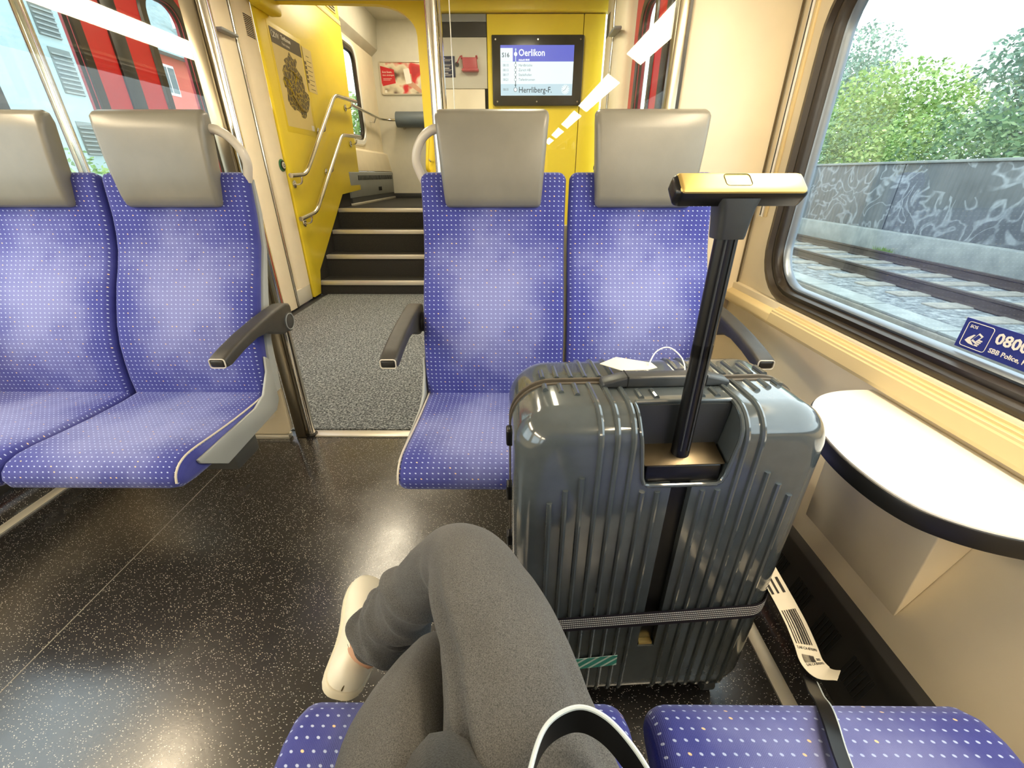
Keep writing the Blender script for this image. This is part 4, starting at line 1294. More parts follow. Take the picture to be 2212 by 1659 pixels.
right_nodes = [(0.085, -0.02, 0.566, 0.090, 0.082), (0.062, 0.06, 0.576, 0.088, 0.079), (0.040, 0.13, 0.584, 0.086, 0.076), (0.012, 0.227, 0.592, 0.080, 0.072), (-0.008, 0.300, 0.602, 0.074, 0.068), (-0.038, 0.372, 0.612, 0.067, 0.062), (-0.066, 0.432, 0.607, 0.058, 0.056), (-0.100, 0.470, 0.575, 0.051, 0.051), (-0.135, 0.480, 0.530, 0.050, 0.052), (-0.182, 0.482, 0.465, 0.051, 0.055), (-0.220, 0.484, 0.402, 0.051, 0.055), (-0.247, 0.486, 0.352, 0.053, 0.058)]
limb(tro, right_nodes, sub=12, seg=64, fn=long_folds(wrinkle(7.0, 0.07, [(0.60, 0.020, 4.2, 1.0, -0.14, 0.02), (0.66, 0.02, 4.0, 1.0, 0.08, 0.03)]),
     [(0.16, 0.50, 2.62, 0.7, 0.11, 0.10), (0.16, 0.47, 2.86, 0.9, 0.10, -0.13), (0.22, 0.44, 2.26, 0.5, 0.09, 0.06), (0.25, 0.44, 2.43, 0.6, 0.07, -0.07), (0.18, 0.40, 3.2, 0.9, 0.13, 0.09), (0.10, 0.30, 0.5, 0.3, 0.10, 0.05), (0.10, 0.30, 0.75, 0.3, 0.09, -0.05)],
     [(0.72, 1, 11.0, 1.0, 0.20, 0.4), (0.78, 1, 17.0, -2.0, 0.13, 1.7)]), cuff=True)
# seat of the trousers
limb(tro, [(-0.13, -0.005, 0.560, 0.03, 0.03), (-0.08, 0.0, 0.568, 0.085, 0.085), (0.015, 0.0, 0.575, 0.095, 0.095), (0.10, 0.0, 0.568, 0.085, 0.085), (0.15, -0.005, 0.560, 0.03, 0.03)], seg=24)
tro.build('trousers', m_trouser, person, angle=80)

# hem seam ring of the crossed leg
# hoodie: hem bunched over the lap and lower torso behind
hood = MB(); rings = []
for k, (z, cy, rx, ry) in enumerate(((0.590, 0.005, 0.165, 0.160), (0.610, 0.010, 0.175, 0.195), (0.632, 0.005, 0.178, 0.200), (0.665, -0.010, 0.175, 0.175), (0.72, -0.045, 0.178, 0.140), (0.80, -0.075, 0.172, 0.110), (0.88, -0.095, 0.170, 0.095))):
    ring = []
    for j in range(72):
        th = 2 * PI * j / 72
        x, y = math.cos(th), math.sin(th)
        f = 1.0
        if k < 4:
            fall = (0.7, 1.0, 0.8, 0.35)[k]
            f += fall * (0.24 * math.exp(-((th - 2.08) / 0.22) ** 2) - 0.10 * math.exp(-((th - 1.78) / 0.13) ** 2) + 0.03 * math.sin(th * 9))
        f += 0.03 * noise.noise(Vector((x * 3, y * 3, z * 16)))
        ring.append((0.025 + rx * x * f, cy + ry * y * f * (1.0 if y > 0 else 0.55), z + 0.012 * math.exp(-((th - 2.12) / 0.3) ** 2)))
    rings.append(ring)
hood.rings(rings, True).build('hoodie', m_hood, person, angle=80)

# shoes
def make_shoe(name, M, parent):
    """local: x lateral, y heel->toe (0..0.29), z up from the sole"""
    S_ = [(-0.006, 0.006, 0.040), (-0.004, 0.014, 0.050), (0.001, 0.0215, 0.060), (0.008, 0.0275, 0.070), (0.020, 0.0325, 0.079), (0.040, 0.0355, 0.086), (0.070, 0.0365, 0.090), (0.100, 0.0365, 0.088), (0.130, 0.038, 0.078), (0.160, 0.041, 0.066), (0.190, 0.0445, 0.057), (0.220, 0.0455, 0.051), (0.245, 0.043, 0.047), (0.265, 0.037, 0.043), (0.279, 0.028, 0.039), (0.287, 0.018, 0.034), (0.2905, 0.009, 0.030)]
    def skew(y): return 0.010 * math.sin(PI * y / 0.29) - 0.006
    up_ = MB(); rings = []
    for y, w, h in S_:
        ring = []
        for j in range(28):
            th = 2 * PI * j / 28
            cx, cz = math.cos(th), math.sin(th)
            zz = 0.020 + (h - 0.020) * (cz ** 0.8 if cz > 0 else 0) if cz > 0 else 0.020 + 0.006 * cz
            xx = w * (abs(cx) ** 0.75) * (1 if cx > 0 else -1)
            xx *= 1 - 0.18 * max(0, (zz - 0.04) / 0.05)
            ring.append((xx + skew(y), y + 0.004, zz))
        rings.append(ring)
    up_.rings(rings, True)
    root = bpy.data.objects.new(name, None); COL.objects.link(root); root.parent = parent
    root.matrix_parent_inverse = wm(parent).inverted(); root.matrix_basis = M
    u = up_.build('upper', m_shoe, root, world=False, angle=70)
    so = MB()
    loop = []
    for y, w, h in S_: loop.append((w + 0.0025 + skew(y), y + (0.003 if y > 0.14 else 0.001)))
    for y, w, h in S_[::-1]: loop.append((-w - 0.0025 + skew(y), y + (0.003 if y > 0.14 else 0.001)))
    so.prism(loop, 'Z', 0.0, 0.022)
    so.build('sole', m_sole, root, bevel=0.005, seg=3, world=False, angle=60)
    MB().tube([(skew(0), -0.0025 + 0.0022 * max(0, k - 3) + 0.0004 * k * k, 0.024 + k * 0.0065) for k in range(8)], 0.0012, 6).build('heel_seam', m_brown, u, world=False)
    ring = [(0.030 * math.cos(a * PI / 12) + skew(0.06), 0.066 + 0.046 * math.sin(a * PI / 12), 0.088 - 0.004 * math.sin(a * PI / 12)) for a in range(24)]
    MB().tube(ring, 0.0035, 8, True).build('collar', m_shoe, u, world=False)
    MB().prism([(p[0] * 0.95, p[1]) for p in ring], 'Z', 0.080, 0.0865).build('lining', m_print, u, world=False, smooth=False)
    for yy in (0.125, 0.145, 0.165):
        MB().tube([(x * 0.01 + skew(yy), yy + 0.006 * math.cos(x), 0.0905 - (yy - 0.10) * 0.45 - 0.0006 * x * x) for x in (-2, -1, 0, 1, 2)], 0.0022, 6).build('lace', m_shoe, u, world=False)
    return root
fdir = Vector((-0.135, 0.95, -0.17)).normalized()
udir = Vector((0.46, -0.06, 0.86)); udir = (udir - fdir * udir.dot(fdir)).normalized()
rdir = fdir.cross(udir) * 1.14
hp = Vector((-0.330, 0.448, 0.222))
M_ = Matrix(((rdir.x, fdir.x, udir.x, hp.x), (rdir.y, fdir.y, udir.y, hp.y), (rdir.z, fdir.z, udir.z, hp.z), (0, 0, 0, 1)))
make_shoe('shoe', M_, person)
make_shoe('shoe', Matrix.Translation((-0.105, 0.40, 0.0)) @ Matrix.Rotation(R(4), 4, 'Z'), person)
ank = MB()
limb(ank, [(-0.225, 0.493, 0.395, 0.034, 0.034), (-0.262, 0.496, 0.335, 0.032, 0.034), (-0.285, 0.505, 0.295, 0.029, 0.035), (-0.300, 0.508, 0.262, 0.026, 0.034)], seg=20)
ank.build('ankle', m_skin, person, angle=80)
ank = MB()
limb(ank, [(-0.105, 0.452, 0.20, 0.035, 0.035), (-0.103, 0.455, 0.13, 0.034, 0.036), (-0.103, 0.462, 0.07, 0.030, 0.040)], seg=20)
ank.build('ankle', m_skin, person, angle=80)

# strap looped over the lap
ls = thing('shoulder_strap', 'black stitched bag strap with pale edge looped over the lap', 'strap', (0.06, 0.15, 0.70))
lpts = catmull([(0.000, 0.06, 0.655), (0.004, 0.125, 0.675), (0.015, 0.166, 0.684), (0.030, 0.190, 0.687), (0.055, 0.201, 0.688), (0.077, 0.195, 0.687), (0.096, 0.177, 0.683), (0.111, 0.153, 0.675), (0.128, 0.110, 0.66), (0.14, 0.06, 0.64)], 8)
wdv = [Vector((0.10, 0.25, 1.0))] * len(lpts)
MB().ribbon(lpts, wdv, 0.026, 0.0028).build('strap_band', m_strapleather, ls, angle=60)
ed = []
for i, p in enumerate(lpts):
    d = (lpts[min(i + 1, len(lpts) - 1)] - lpts[max(i - 1, 0)]).normalized()
    w_ = wdv[i] - d * wdv[i].dot(d); w_.normalize(); ed.append(p + w_ * 0.0132)
MB().tube(ed, 0.0021, 8).build('strap_edge', m_strapedge, ls)

# ================================================================== HANDRAILS AND LANDING FITTINGS
def handrail(pts, brackets, label):
    root = thing('handrail', label, 'handrail', (-1.98, pts[0][0], pts[0][1]), group='steel handrails of the stairs')
    P = [Vector((-1.90, y, z)) for y, z in pts]
    path_ = [P[0]]
    for i in range(1, len(P) - 1):          # round the bends
        a, b, c = P[i - 1], P[i], P[i + 1]
        u_, v_ = (a - b).normalized() * 0.09, (c - b).normalized() * 0.09
        for t in (0, 0.25, 0.5, 0.75, 1): path_.append((b + u_).lerp(b, t).lerp(b.lerp(b + v_, t), t))
    path_.append(P[-1])
    MB().tube(path_, 0.020, 16).build('rail', m_chrome, root)
    for y, z in brackets:
        br = MB().tube(catmull([(-1.98, y, z - 0.075), (-1.945, y, z - 0.078), (-1.912, y, z - 0.066), (-1.90, y, z - 0.040), (-1.90, y, z - 0.012)], 4), 0.009, 10).build('bracket', m_chrome, root)
        MB().cyl((-1.98, y, z - 0.075), (-1.968, y, z - 0.075), 0.034, 20).build('rosette', m_chrome, br, bevel=0.004)
handrail([(3.97, 1.112), (4.26, 1.12), (5.30, 1.868), (5.97, 1.895)], [(4.16, 1.117), (4.90, 1.58), (5.80, 1.888)], 'upper steel handrail on the yellow stair wall')
handrail([(3.99, 0.765), (4.33, 0.80), (5.335, 1.510), (5.96, 1.528)], [(4.20, 0.787), (4.92, 1.217), (5.80, 1.523)], 'lower steel handrail on the yellow stair wall')

lb = thing('leaning_bar', 'steel rail ending in a grey padded roll on the landing wall', 'leaning bar', (-1.8, 7.5, 1.86))
MB().tube(catmull([(-2.0, 5.95, 1.885), (-2.0, 6.6, 1.872), (-2.0, 7.15, 1.862), (-1.985, 7.33, 1.858), (-1.93, 7.43, 1.857), (-1.84, 7.46, 1.857), (-1.70, 7.46, 1.857)], 6), 0.018, 14).build('rail', m_chrome, lb)
MB().cyl((-1.79, 7.46, 1.862), (-1.15, 7.46, 1.862), 0.104, 28).build('padded_roll', m_padding, lb, bevel=0.008, seg=3)
for x in (-1.70, -1.25):
    MB().tube([(x, 7.60, 1.76), (x, 7.52, 1.75), (x, 7.46, 1.78)], 0.014, 10).build('bracket', m_chrome, lb)
MB().tube([(-2.09, 7.1, 1.80), (-2.03, 7.1, 1.79), (-2.0, 7.1, 1.85)], 0.010, 10).build('bracket', m_chrome, lb)

hr = thing('grab_rail', 'slim yellow grab rail at the right edge of the stairs', 'grab rail', (-0.78, 4.25, 1.2))
MB().tube(catmull([(-0.735, 4.285, 1.46), (-0.74, 4.22, 1.45), (-0.748, 4.19, 1.40), (-0.762, 4.185, 1.30), (-0.775, 4.19, 1.20), (-0.78, 4.22, 1.16), (-0.78, 4.285, 1.15)], 5), 0.014, 12).build('rail', m_yellow, hr)
MB().tube(catmull([(-0.768, 4.19, 1.25), (-0.750, 4.22, 1.225), (-0.735, 4.285, 1.22)], 4), 0.008, 8).build('bracket', m_chrome, hr)

# ================================================================== POSTERS, SIGNS, DISPLAY
mp = thing('zone_map_poster', 'tall fare zone map poster with dark patchwork on the yellow wall', 'poster', (-1.975, 4.55, 1.85))
XP = -1.9785
MB().box(-1.9799, XP, 4.255, 4.865, 1.455, 2.225).build('backing_film', m_yellow, mp, bevel=0.001)
MB().box(-1.9795, XP + 0.0012, 4.285, 4.825, 1.50, 2.19).build('print_sheet', m_mappaper, mp, smooth=False)
MB().box(-1.9795, XP + 0.0020, 4.285, 4.825, 2.085, 2.19).build('header_band', m_brown, mp, smooth=False)
text_obj('ZVV', 0.05, (XP + 0.003, 4.33, 2.13), '+X', m_signwhite, mp, bold=0.001)
MB().tube([(XP + 0.003, 4.315 + 0.020 * math.cos(a * PI / 10), 2.147 + 0.020 * math.sin(a * PI / 10)) for a in range(20)], 0.003, 6, True).build('emblem', m_signwhite, mp)
text_obj('Tarifzonen', 0.040, (XP + 0.003, 4.46, 2.143), '+X', m_signwhite, mp, bold=0.0012)
text_obj('Fare zones', 0.032, (XP + 0.003, 4.46, 2.104), '+X', m_signwhite, mp)
# outline of the zone map (zoomed poster pixels -> wall coordinates)
def pz(zx, zy):
    yt = 110 + 0.557 * (zx - 110); yb = 1405 + 0.31 * (zx - 375)
    v = (zy - yt) / (yb - yt)
    xl = 110 + 265 * v; xr = 487 + 200 * v
    return (4.285 + 0.54 * (zx - xl) / (xr - xl), 2.19 - 0.69 * v)
outl = [(345, 425), (330, 500), (300, 515), (287, 540), (310, 590), (285, 610), (277, 680), (295, 740), (285, 790), (300, 830), (310, 890), (335, 910), (345, 1000), (350, 1060), (380, 1130), (430, 1200), (465, 1200), (480, 1215), (510, 1250), (520, 1300), (560, 1320), (580, 1290), (575, 1250), (600, 1215), (610, 1150), (615, 1060), (600, 1000), (555, 950), (545, 880), (525, 820), (515, 760), (470, 690), (435, 630), (445, 560), (430, 515), (395, 525), (370, 480)]
MB().prism([pz(x, y) for x, y in outl], 'X', XP, XP + 0.0018).build('map_shape', m_mapprint, mp, smooth=False)
for seq in (((400, 985), (430, 1040), (480, 1130), (530, 1215), (575, 1235)), ((455, 975), (470, 1010), (490, 1035))):
    pts_ = [pz(x, y) for x, y in seq]
    MB().tube([(XP + 0.0016, a, b) for a, b in pts_], 0.010, 6, flat=(0.012, 0.0006)).build('lake', m_mappaper, mp)
for seq in (((290, 800), (320, 870), (360, 880), (390, 940), (410, 985)), ((340, 660), (400, 690), (440, 760), (430, 850), (390, 860), (370, 880)), ((445, 750), (470, 780), (520, 800)), ((300, 760), (340, 790), (370, 860))):
    MB().tube([(XP + 0.0016, *pz(x, y)) for x, y in seq], 0.005, 6, flat=(0.006, 0.0006)).build('zone_line', m_yellow, mp)
MB().box(XP, XP + 0.0022, 4.765, 4.825, 1.50, 1.545).build('corner_box', m_signwhite, mp, smooth=False)

lg = thing('map_legend', 'small grey legend sheet beside the zone map', 'sign', (-1.975, 4.94, 2.0))
MB().box(-1.9799, XP, 4.852, 5.06, 1.835, 2.185).build('sheet', m_mappaper, lg, smooth=False)
for i in range(5): MB().box(XP, XP + 0.001, 4.872, 4.905, 1.905 + i * 0.036, 1.930 + i * 0.036).build('pictogram', m_brown, lg, smooth=False)
for i, w_ in enumerate((0.10, 0.09, 0.11, 0.08, 0.10, 0.09, 0.10, 0.06)): MB().box(XP, XP + 0.001, 4.925, 4.925 + w_, 1.86 + i * 0.037, 1.864 + i * 0.037).build('print_line', m_brown, lg, smooth=False)

ad = thing('framed_advert', 'framed red advert showing a hand with a phone on the landing wall', 'poster', (-1.65, 7.59, 2.4))
AX0, AX1, AZ0, AZ1 = -2.0, -1.28, 2.19, 2.60
rings = [[(x, y, z) for x, z in rrect((AX0 + AX1) / 2, (AZ0 + AZ1) / 2, AX1 - AX0 + e, AZ1 - AZ0 + e, 0.03 + e / 2, 4)] for y, e in ((7.60, 0.01), (7.58, 0.0), (7.577, -0.02), (7.585, -0.035), (7.592, -0.036))]
MB().rings(rings, cap=False).build('frame', m_alu, ad)
MB().box(AX0 + 0.016, AX1 - 0.016, 7.589, 7.60, AZ0 + 0.016, AZ1 - 0.016).build('print', m_adprint, ad, smooth=False)
MB().prism([(AX0 + 0.018, 2.545), (AX0 + 0.215, 2.50), (AX0 + 0.225, 2.335), (AX0 + 0.03, 2.30)], 'Y', 7.587, 7.5895).build('red_block', m_adred, ad, smooth=False)
text_obj('Erst lösen,', 0.034, (AX0 + 0.04, 7.586, 2.46), '-Y', m_signwhite, ad)
text_obj('dann einsteigen.', 0.027, (AX0 + 0.04, 7.586, 2.425), '-Y', m_signwhite, ad)
for i in range(2): MB().box(AX0 + 0.045, AX0 + 0.17 - i * 0.02, 7.5862, 7.587, 2.388 - i * 0.016, 2.392 - i * 0.016).build('print_line', m_signwhite, ad, smooth=False)
MB().prism(rrect(0, 0, 0.085, 0.185, 0.012, 4), 'Y', 7.583, 7.587).build('phone_print', m_signwhite, ad, smooth=False).matrix_basis = Matrix.Translation((-1.59, 0, 2.42)) @ Matrix.Rotation(R(-8), 4, 'Y')
MB().prism([(-1.635, 2.48), (-1.63, 2.36), (-1.60, 2.315), (-1.53, 2.28), (-1.43, 2.215), (-1.36, 2.22), (-1.44, 2.29), (-1.525, 2.36), (-1.535, 2.45), (-1.55, 2.45), (-1.545, 2.33), (-1.61, 2.34)], 'Y', 7.5855, 7.588).build('hand_print', m_skin, ad, smooth=False)
MB().box(AX0 + 0.05, AX0 + 0.085, 7.5862, 7.588, 2.215, 2.25).build('logo_block', m_signwhite, ad, smooth=False)

inf = thing('info_sign', 'small navy information sign with white lines behind the right glass', 'sign', (-0.55, 4.21, 1.9))
MB().box(-0.602, -0.488, 4.205, 4.211, 1.833, 1.973).build('sign_plate', m_bluedark, inf, bevel=0.001)
for k in range(4):
    z = 1.963 - k * 0.033
    MB().box(-0.595, -0.565 + (0.0, -0.01, 0.03, 0.02)[k], 4.204, 4.2055, z - 0.006, z - 0.001).build('print_line', m_signwhite, inf, smooth=False)
    for j in range(2):
        MB().box(-0.595, -0.515 - 0.01 * j, 4.204, 4.2055, z - 0.0140 - 0.0075 * j, z - 0.0120 - 0.0075 * j).build('print_line', m_signwhite, inf, smooth=False)

pk = thing('pink_pouch', 'pink-red plastic pouch on the cupboard beside the display', 'box', (-0.37, 4.2, 1.9))
MB().prism([(-0.425, 1.958), (-0.418, 1.872), (-0.30, 1.872), (-0.31, 1.958)], 'Y', 4.16, 4.21).build('pouch_body', m_pink, pk, bevel=0.008, seg=3)
MB().box(-0.43, -0.295, 4.150, 4.21, 1.866, 1.885).build('pouch_rim', m_pink, pk, bevel=0.006)
MB().tube([(-0.425, 4.18, 1.955), (-0.44, 4.17, 1.965), (-0.455, 4.18, 1.945), (-0.468, 4.19, 1.925)], 0.004, 8).build('cord', m_pink, pk)
for xx in (-0.428, -0.308): MB().tube([(xx, 4.19, 1.95), (xx - 0.003, 4.18, 1.972)], 0.008, 8).build('clip', m_pink, pk)
MB().cyl((-0.470, 4.207, 1.918), (-0.470, 4.196, 1.918), 0.016, 16).build('cord_seal', m_dgrey, pk)

dp = thing('passenger_display', 'black framed passenger information screen listing stops to Herrliberg', 'display', (0.18, 4.19, 1.87))
MB().prism([(-0.186, 2.100), (0.540, 2.100), (0.545, 2.09), (0.545, 1.643), (0.535, 1.632), (-0.172, 1.632), (-0.182, 1.642)], 'Y', 4.165, 4.20).build('bezel', m_bezel, dp, bevel=0.006, seg=3)
for x, z in ((-0.155, 2.07), (0.18, 2.07), (0.515, 2.07), (-0.145, 1.66), (0.18, 1.66), (0.515, 1.66)):
    MB().cyl((x, 4.166, z), (x, 4.162, z), 0.006, 12).build('screw', m_chrome, dp)
SX0, SX1, SZb, SZt = -0.117, 0.468, 1.702, 2.034
def sx_(zx): return SX0 + (SX1 - SX0) * (zx - 378) / 1440.0
def sz_(zy): return SZb + (SZt - SZb) * (1370 - zy) / 998.0
yS = 4.1645
scr = MB().box(SX0, SX1, yS - 0.0005, 4.17, SZb, SZt).build('screen', m_scr_white, dp, smooth=False)
def srect(x0, x1, y0, y1, mat, name, lift=0.001):
    MB().box(sx_(x0), sx_(x1), yS - lift - 0.0004, yS - lift, sz_(y1), sz_(y0)).build(name, mat, scr, smooth=False)
srect(378, 1818, 372, 428, m_scr_blue, 'blue_header')
srect(620, 1818, 428, 690, m_scr_blue, 'blue_header')
srect(378, 1818, 1135, 1370, m_scr_grey, 'destination_band')
srect(400, 610, 688, 692, m_scr_grey, 'rule')
srect(667, 684, 470, 690, m_scr_grey, 'route_line', 0.002)
srect(667, 684, 690, 1195, m_scr_mid, 'route_line', 0.002)
def stext(zx, zy, body, cap, mat, bold=0.0, sx=1.0):
    size = cap * (SZt - SZb) / 998.0 / 0.70
    text_obj(body, size, (sx_(zx), yS - 0.003, sz_(zy)), '-Y', mat, scr, bold=bold, sx=sx)
stext(405, 605, 'S16', 88, m_scr_ink, 0.0004)
stext(732, 580, 'Oerlikon', 132, m_scr_text, 0.0007, 0.92)
stext(735, 675, 'Ankunft 08:05', 36, m_scr_text, 0.0003, 0.9)
for zy, tm, nm in ((785, '08:10', 'Hardbrücke'), (880, '08:13', 'Zürich HB'), (975, '08:17', 'Stadelhofen'), (1070, '08:21', 'Tiefenbrunnen')):
    stext(424, zy, tm, 50, m_scr_mid, 0.0, 0.88)
    stext(735, zy, nm, 52, m_scr_mid, 0.0, 0.92)
stext(424, 1270, '08:35', 50, m_scr_mid, 0.0, 0.88)
stext(738, 1310, 'Herrliberg-F.', 118, m_scr_ink, 0.0003, 0.93)
def sdisc(zx, zy, r, mat, name, lift):
    MB().cyl((sx_(zx), yS - lift, sz_(zy)), (sx_(zx), yS - lift - 0.0006, sz_(zy)), r * (SX1 - SX0) / 1440.0, 20).build(name, mat, scr, smooth=False)
sdisc(677, 545, 32, m_scr_text, 'stop_dot', 0.003)
sdisc(677, 455, 16, m_scr_grey, 'stop_dot', 0.003)
for zy, r in ((760, 27), (855, 27), (950, 27), (1048, 27), (1250, 38)):
    sdisc(675, zy, r, m_scr_mid, 'stop_dot', 0.003); sdisc(675, zy, r * 0.72, m_scr_text, 'stop_dot', 0.0038)
sdisc(1680, 1248, 80, m_scr_white, 'clock_face', 0.0025)
for k in range(12):
    a = k * PI / 6
    p0 = (sx_(1680) + 0.023 * math.sin(a), sz_(1248) + 0.023 * math.cos(a)); p1 = (sx_(1680) + 0.030 * math.sin(a), sz_(1248) + 0.030 * math.cos(a))
    MB().tube([(p0[0], yS - 0.004, p0[1]), (p1[0], yS - 0.004, p1[1])], 0.0011, 5).build('clock_mark', m_scr_mid, scr)
for a, l in ((R(30), 0.030), (R(242), 0.022)):
    MB().tube([(sx_(1680), yS - 0.004, sz_(1248)), (sx_(1680) + l * math.sin(a), yS - 0.004, sz_(1248) + l * math.cos(a))], 0.0014, 6).build('clock_hand', m_scr_ink, scr)
MB().tube([(sx_(675), yS - 0.004, sz_(1150)), (sx_(675), yS - 0.004, sz_(1195))], [0.008, 0.0005], 8).build('arrow', m_scr_mid, scr)

# sticker on the window pane
sk = thing('emergency_sticker', 'blue SOS telephone sticker on the large window pane', 'sticker', (0.915, 0.75, 0.83))
XS = 0.9165
MB().box(XS, 0.9178, 0.585, 0.826, 0.802, 0.862).build('sticker_film', m_blue, sk, smooth=False)
fr = [(XS - 0.0003, y, z) for y, z in rrect(0.793, 0.832, 0.050, 0.049, 0.005, 4)]
MB().tube(fr, 0.0006, 6, True).build('pictogram_frame', m_signwhite, sk)
text_obj('SOS', 0.0085, (XS - 0.0004, 0.8125, 0.8455), '-X', m_signwhite, sk)
def skp(pts): return [(0.793 - a, 0.832 + b) for a, b in pts]
MB().prism(skp([(-0.006, -0.010), (0.003, -0.013), (0.012, 0.004), (0.003, 0.008)]), 'X', XS - 0.0006, XS).build('phone_icon', m_signwhite, sk, smooth=False)
MB().prism(skp([(-0.0035, -0.006), (0.0025, -0.009), (0.009, 0.002), (0.003, 0.005)]), 'X', XS - 0.0010, XS).build('phone_icon', m_blue, sk, smooth=False)
MB().prism(skp([(-0.018, -0.013), (-0.009, -0.017), (0.002, -0.018), (-0.004, -0.013), (-0.008, -0.009), (-0.003, 0.002), (-0.006, 0.002), (-0.014, -0.006)]), 'X', XS - 0.0007, XS).build('hand_icon', m_signwhite, sk, smooth=False)
for k in range(4): MB().box(XS - 0.0007, XS, 0.7835 - k * 0.0015, 0.7905 - k * 0.0012, 0.8145 + k * 0.0036, 0.8170 + k * 0.0036).build('hand_icon', m_signwhite, sk, smooth=False)
text_obj('0800', 0.0290, (XS - 0.0004, 0.7595, 0.832), '-X', m_signwhite, sk, bold=0.0007)
text_obj('SBB Police, P', 0.0125, (XS - 0.0004, 0.7615, 0.8125), '-X', m_signwhite, sk, bold=0.0002)

# ================================================================== OUTSIDE, RIGHT
GZ = -0.44
struct(MB().box(1.15, 60, -60, 120, -1.0, GZ).build('ground_right', m_ballast, smooth=False), 'grey ballast beside the train', 'ballast')
struct(MB().box(-60, -2.45, -60, 120, -1.2, -0.9).build('ground_left', m_concrete, smooth=False), 'pale ground left of the train', 'ground')
RP = [(-0.065, 0.0), (0.065, 0.0), (0.065, 0.012), (0.014, 0.03), (0.012, 0.11), (0.035, 0.125), (0.035, 0.155), (-0.035, 0.155), (-0.035, 0.125), (-0.012, 0.11), (-0.014, 0.03), (-0.065, 0.012)]
track = thing('railway_track', 'neighbouring railway track with two rails outside the window', 'track', (6.7, 10, GZ))
for x in (6.0, 7.45):
    MB().prism([(x + a, GZ + 0.01 + b) for a, b in RP], 'Y', -30, 110).build('rail', m_rail, track)
me = MB().box(-1.25, 1.25, -0.13, 0.13, GZ - 0.1, GZ + 0.02).mesh('sleeper', 0.015)
for i in range(46):
    shared(me, 'sleeper', m_sleeper, track, Matrix.Translation((6.72, 0.5 + i * 0.62, 0)))
ct = thing('cable_trough', 'pale concrete cable trough between the tracks', 'trough', (4.3, 10, GZ))
MB().box(4.18, 4.52, -30, 110, GZ - 0.05, -0.30).build('trough_wall', m_sleeper, ct, bevel=0.02)
me = MB().box(4.20, 4.50, 0.01, 0.99, -0.30, -0.27).mesh('lid', 0.006)
for i in range(24): shared(me, 'lid', m_concrete, ct, Matrix.Translation((0, float(i), 0)))
nb = thing('noise_barrier', 'grey graffiti-covered barrier wall on a concrete base beyond the tracks', 'barrier', (8.3, 10, GZ))
MB().box(8.0, 8.6, -30, 110, GZ - 0.1, 0.02).build('concrete_base', m_concrete, nb, bevel=0.02)
for i in range(14):
    MB().box(8.2, 8.36, -6 + i * 4.0, -2.03 + i * 4.0, 0.02, 1.32).build('barrier_panel', m_barrier, nb, bevel=0.01)
MB().box(8.16, 8.40, -30, 110, 1.32, 1.37).build('coping', m_concrete, nb, bevel=0.01)
random.seed(11)
def tuft(x, y, z, h, n, label):
    mb = MB()
    for i in range(n):
        a = random.uniform(0, 2 * PI); r = random.uniform(0, h * 0.9); l = h * random.uniform(0.5, 1.1)
        px, py = x + r * 0.4 * math.cos(a), y + r * 1.6 * math.sin(a)
        dx, dy = random.uniform(-0.4, 0.4) * l, random.uniform(-0.4, 0.4) * l
        mb.add([(px - 0.012, py, z), (px + 0.012, py, z), (px + dx, py + dy, z + l)], [(0, 1, 2)])
    o = mb.build('weed_tuft', m_grass, smooth=False)
    tag(o, label, 'weeds')
tuft(7.9, 13.5, GZ, 0.22, 160, 'green weeds at the foot of the barrier beside the white kerb')
tuft(7.85, 9.3, GZ, 0.18, 260, 'yellow-green weeds along the barrier base near the right edge')

def leaf_cloud(mb, c, rad, n, size, rng):
    for i in range(n):
        v = Vector((rng.gauss(0, 1), rng.gauss(0, 1), rng.gauss(0, 1))).normalized() * (rng.random() ** 0.4)
        p = Vector((c[0] + v.x * rad[0], c[1] + v.y * rad[1], c[2] + v.z * rad[2]))
        a = Vector((rng.gauss(0, 1), rng.gauss(0, 1), rng.gauss(0, 0.6))).normalized()
        b = a.cross(Vector((rng.gauss(0, 1), rng.gauss(0, 1), rng.gauss(0, 1)))).normalized()
        s = size * rng.uniform(0.6, 1.3)
        mb.add([p - a * s, p - b * s * 0.55, p + a * s, p + b * s * 0.55], [(0, 1, 2, 3)])
def tree(name, label, base, blobs, n, size, mat, trunk_r=0.12, group='trees and shrubs beyond the barrier', cat='tree'):
    rng = random.Random(hash(label) % 1000 if False else len(label) * 7 + int(abs(base[1]) * 10))
    root = thing(name, label, cat, base, group=group)
    mb = MB(); tot = sum(b[3] * b[4] * b[5] for b in blobs) ** 1.0
    for (x, y, z, rx, ry, rz) in blobs:
        leaf_cloud(mb, (x, y, z), (rx, ry, rz), int(n * (rx * ry * rz) / tot), size, rng)
    f = mb.build('foliage', mat, root, smooth=False); f['kind'] = 'stuff'
    tk = MB()
    zt = max(b[2] for b in blobs)
    tk.tube([(base[0], base[1], base[2]), (base[0] + 0.05, base[1] - 0.1, (base[2] + zt) / 2), (base[0], base[1], zt)], [trunk_r, trunk_r * 0.8, trunk_r * 0.3], 10)
    for (x, y, z, rx, ry, rz) in blobs:
        tk.tube([(base[0], base[1], max(base[2] + 0.3, z - rz)), (x, y, z)], [trunk_r * 0.5, trunk_r * 0.12], 6)
    tk.build('trunk', m_bark, root)
tree('leafy_tree', 'bright green rounded tree left of the gap of sky', (13.5, 18.0, GZ), [(13.5, 18.0, 3.2, 2.2, 2.4, 1.5), (13.2, 19.5, 2.4, 2.0, 2.4, 1.4), (14.0, 16.3, 2.6, 1.8, 1.6, 1.2)], 9500, 0.085, m_leafB)
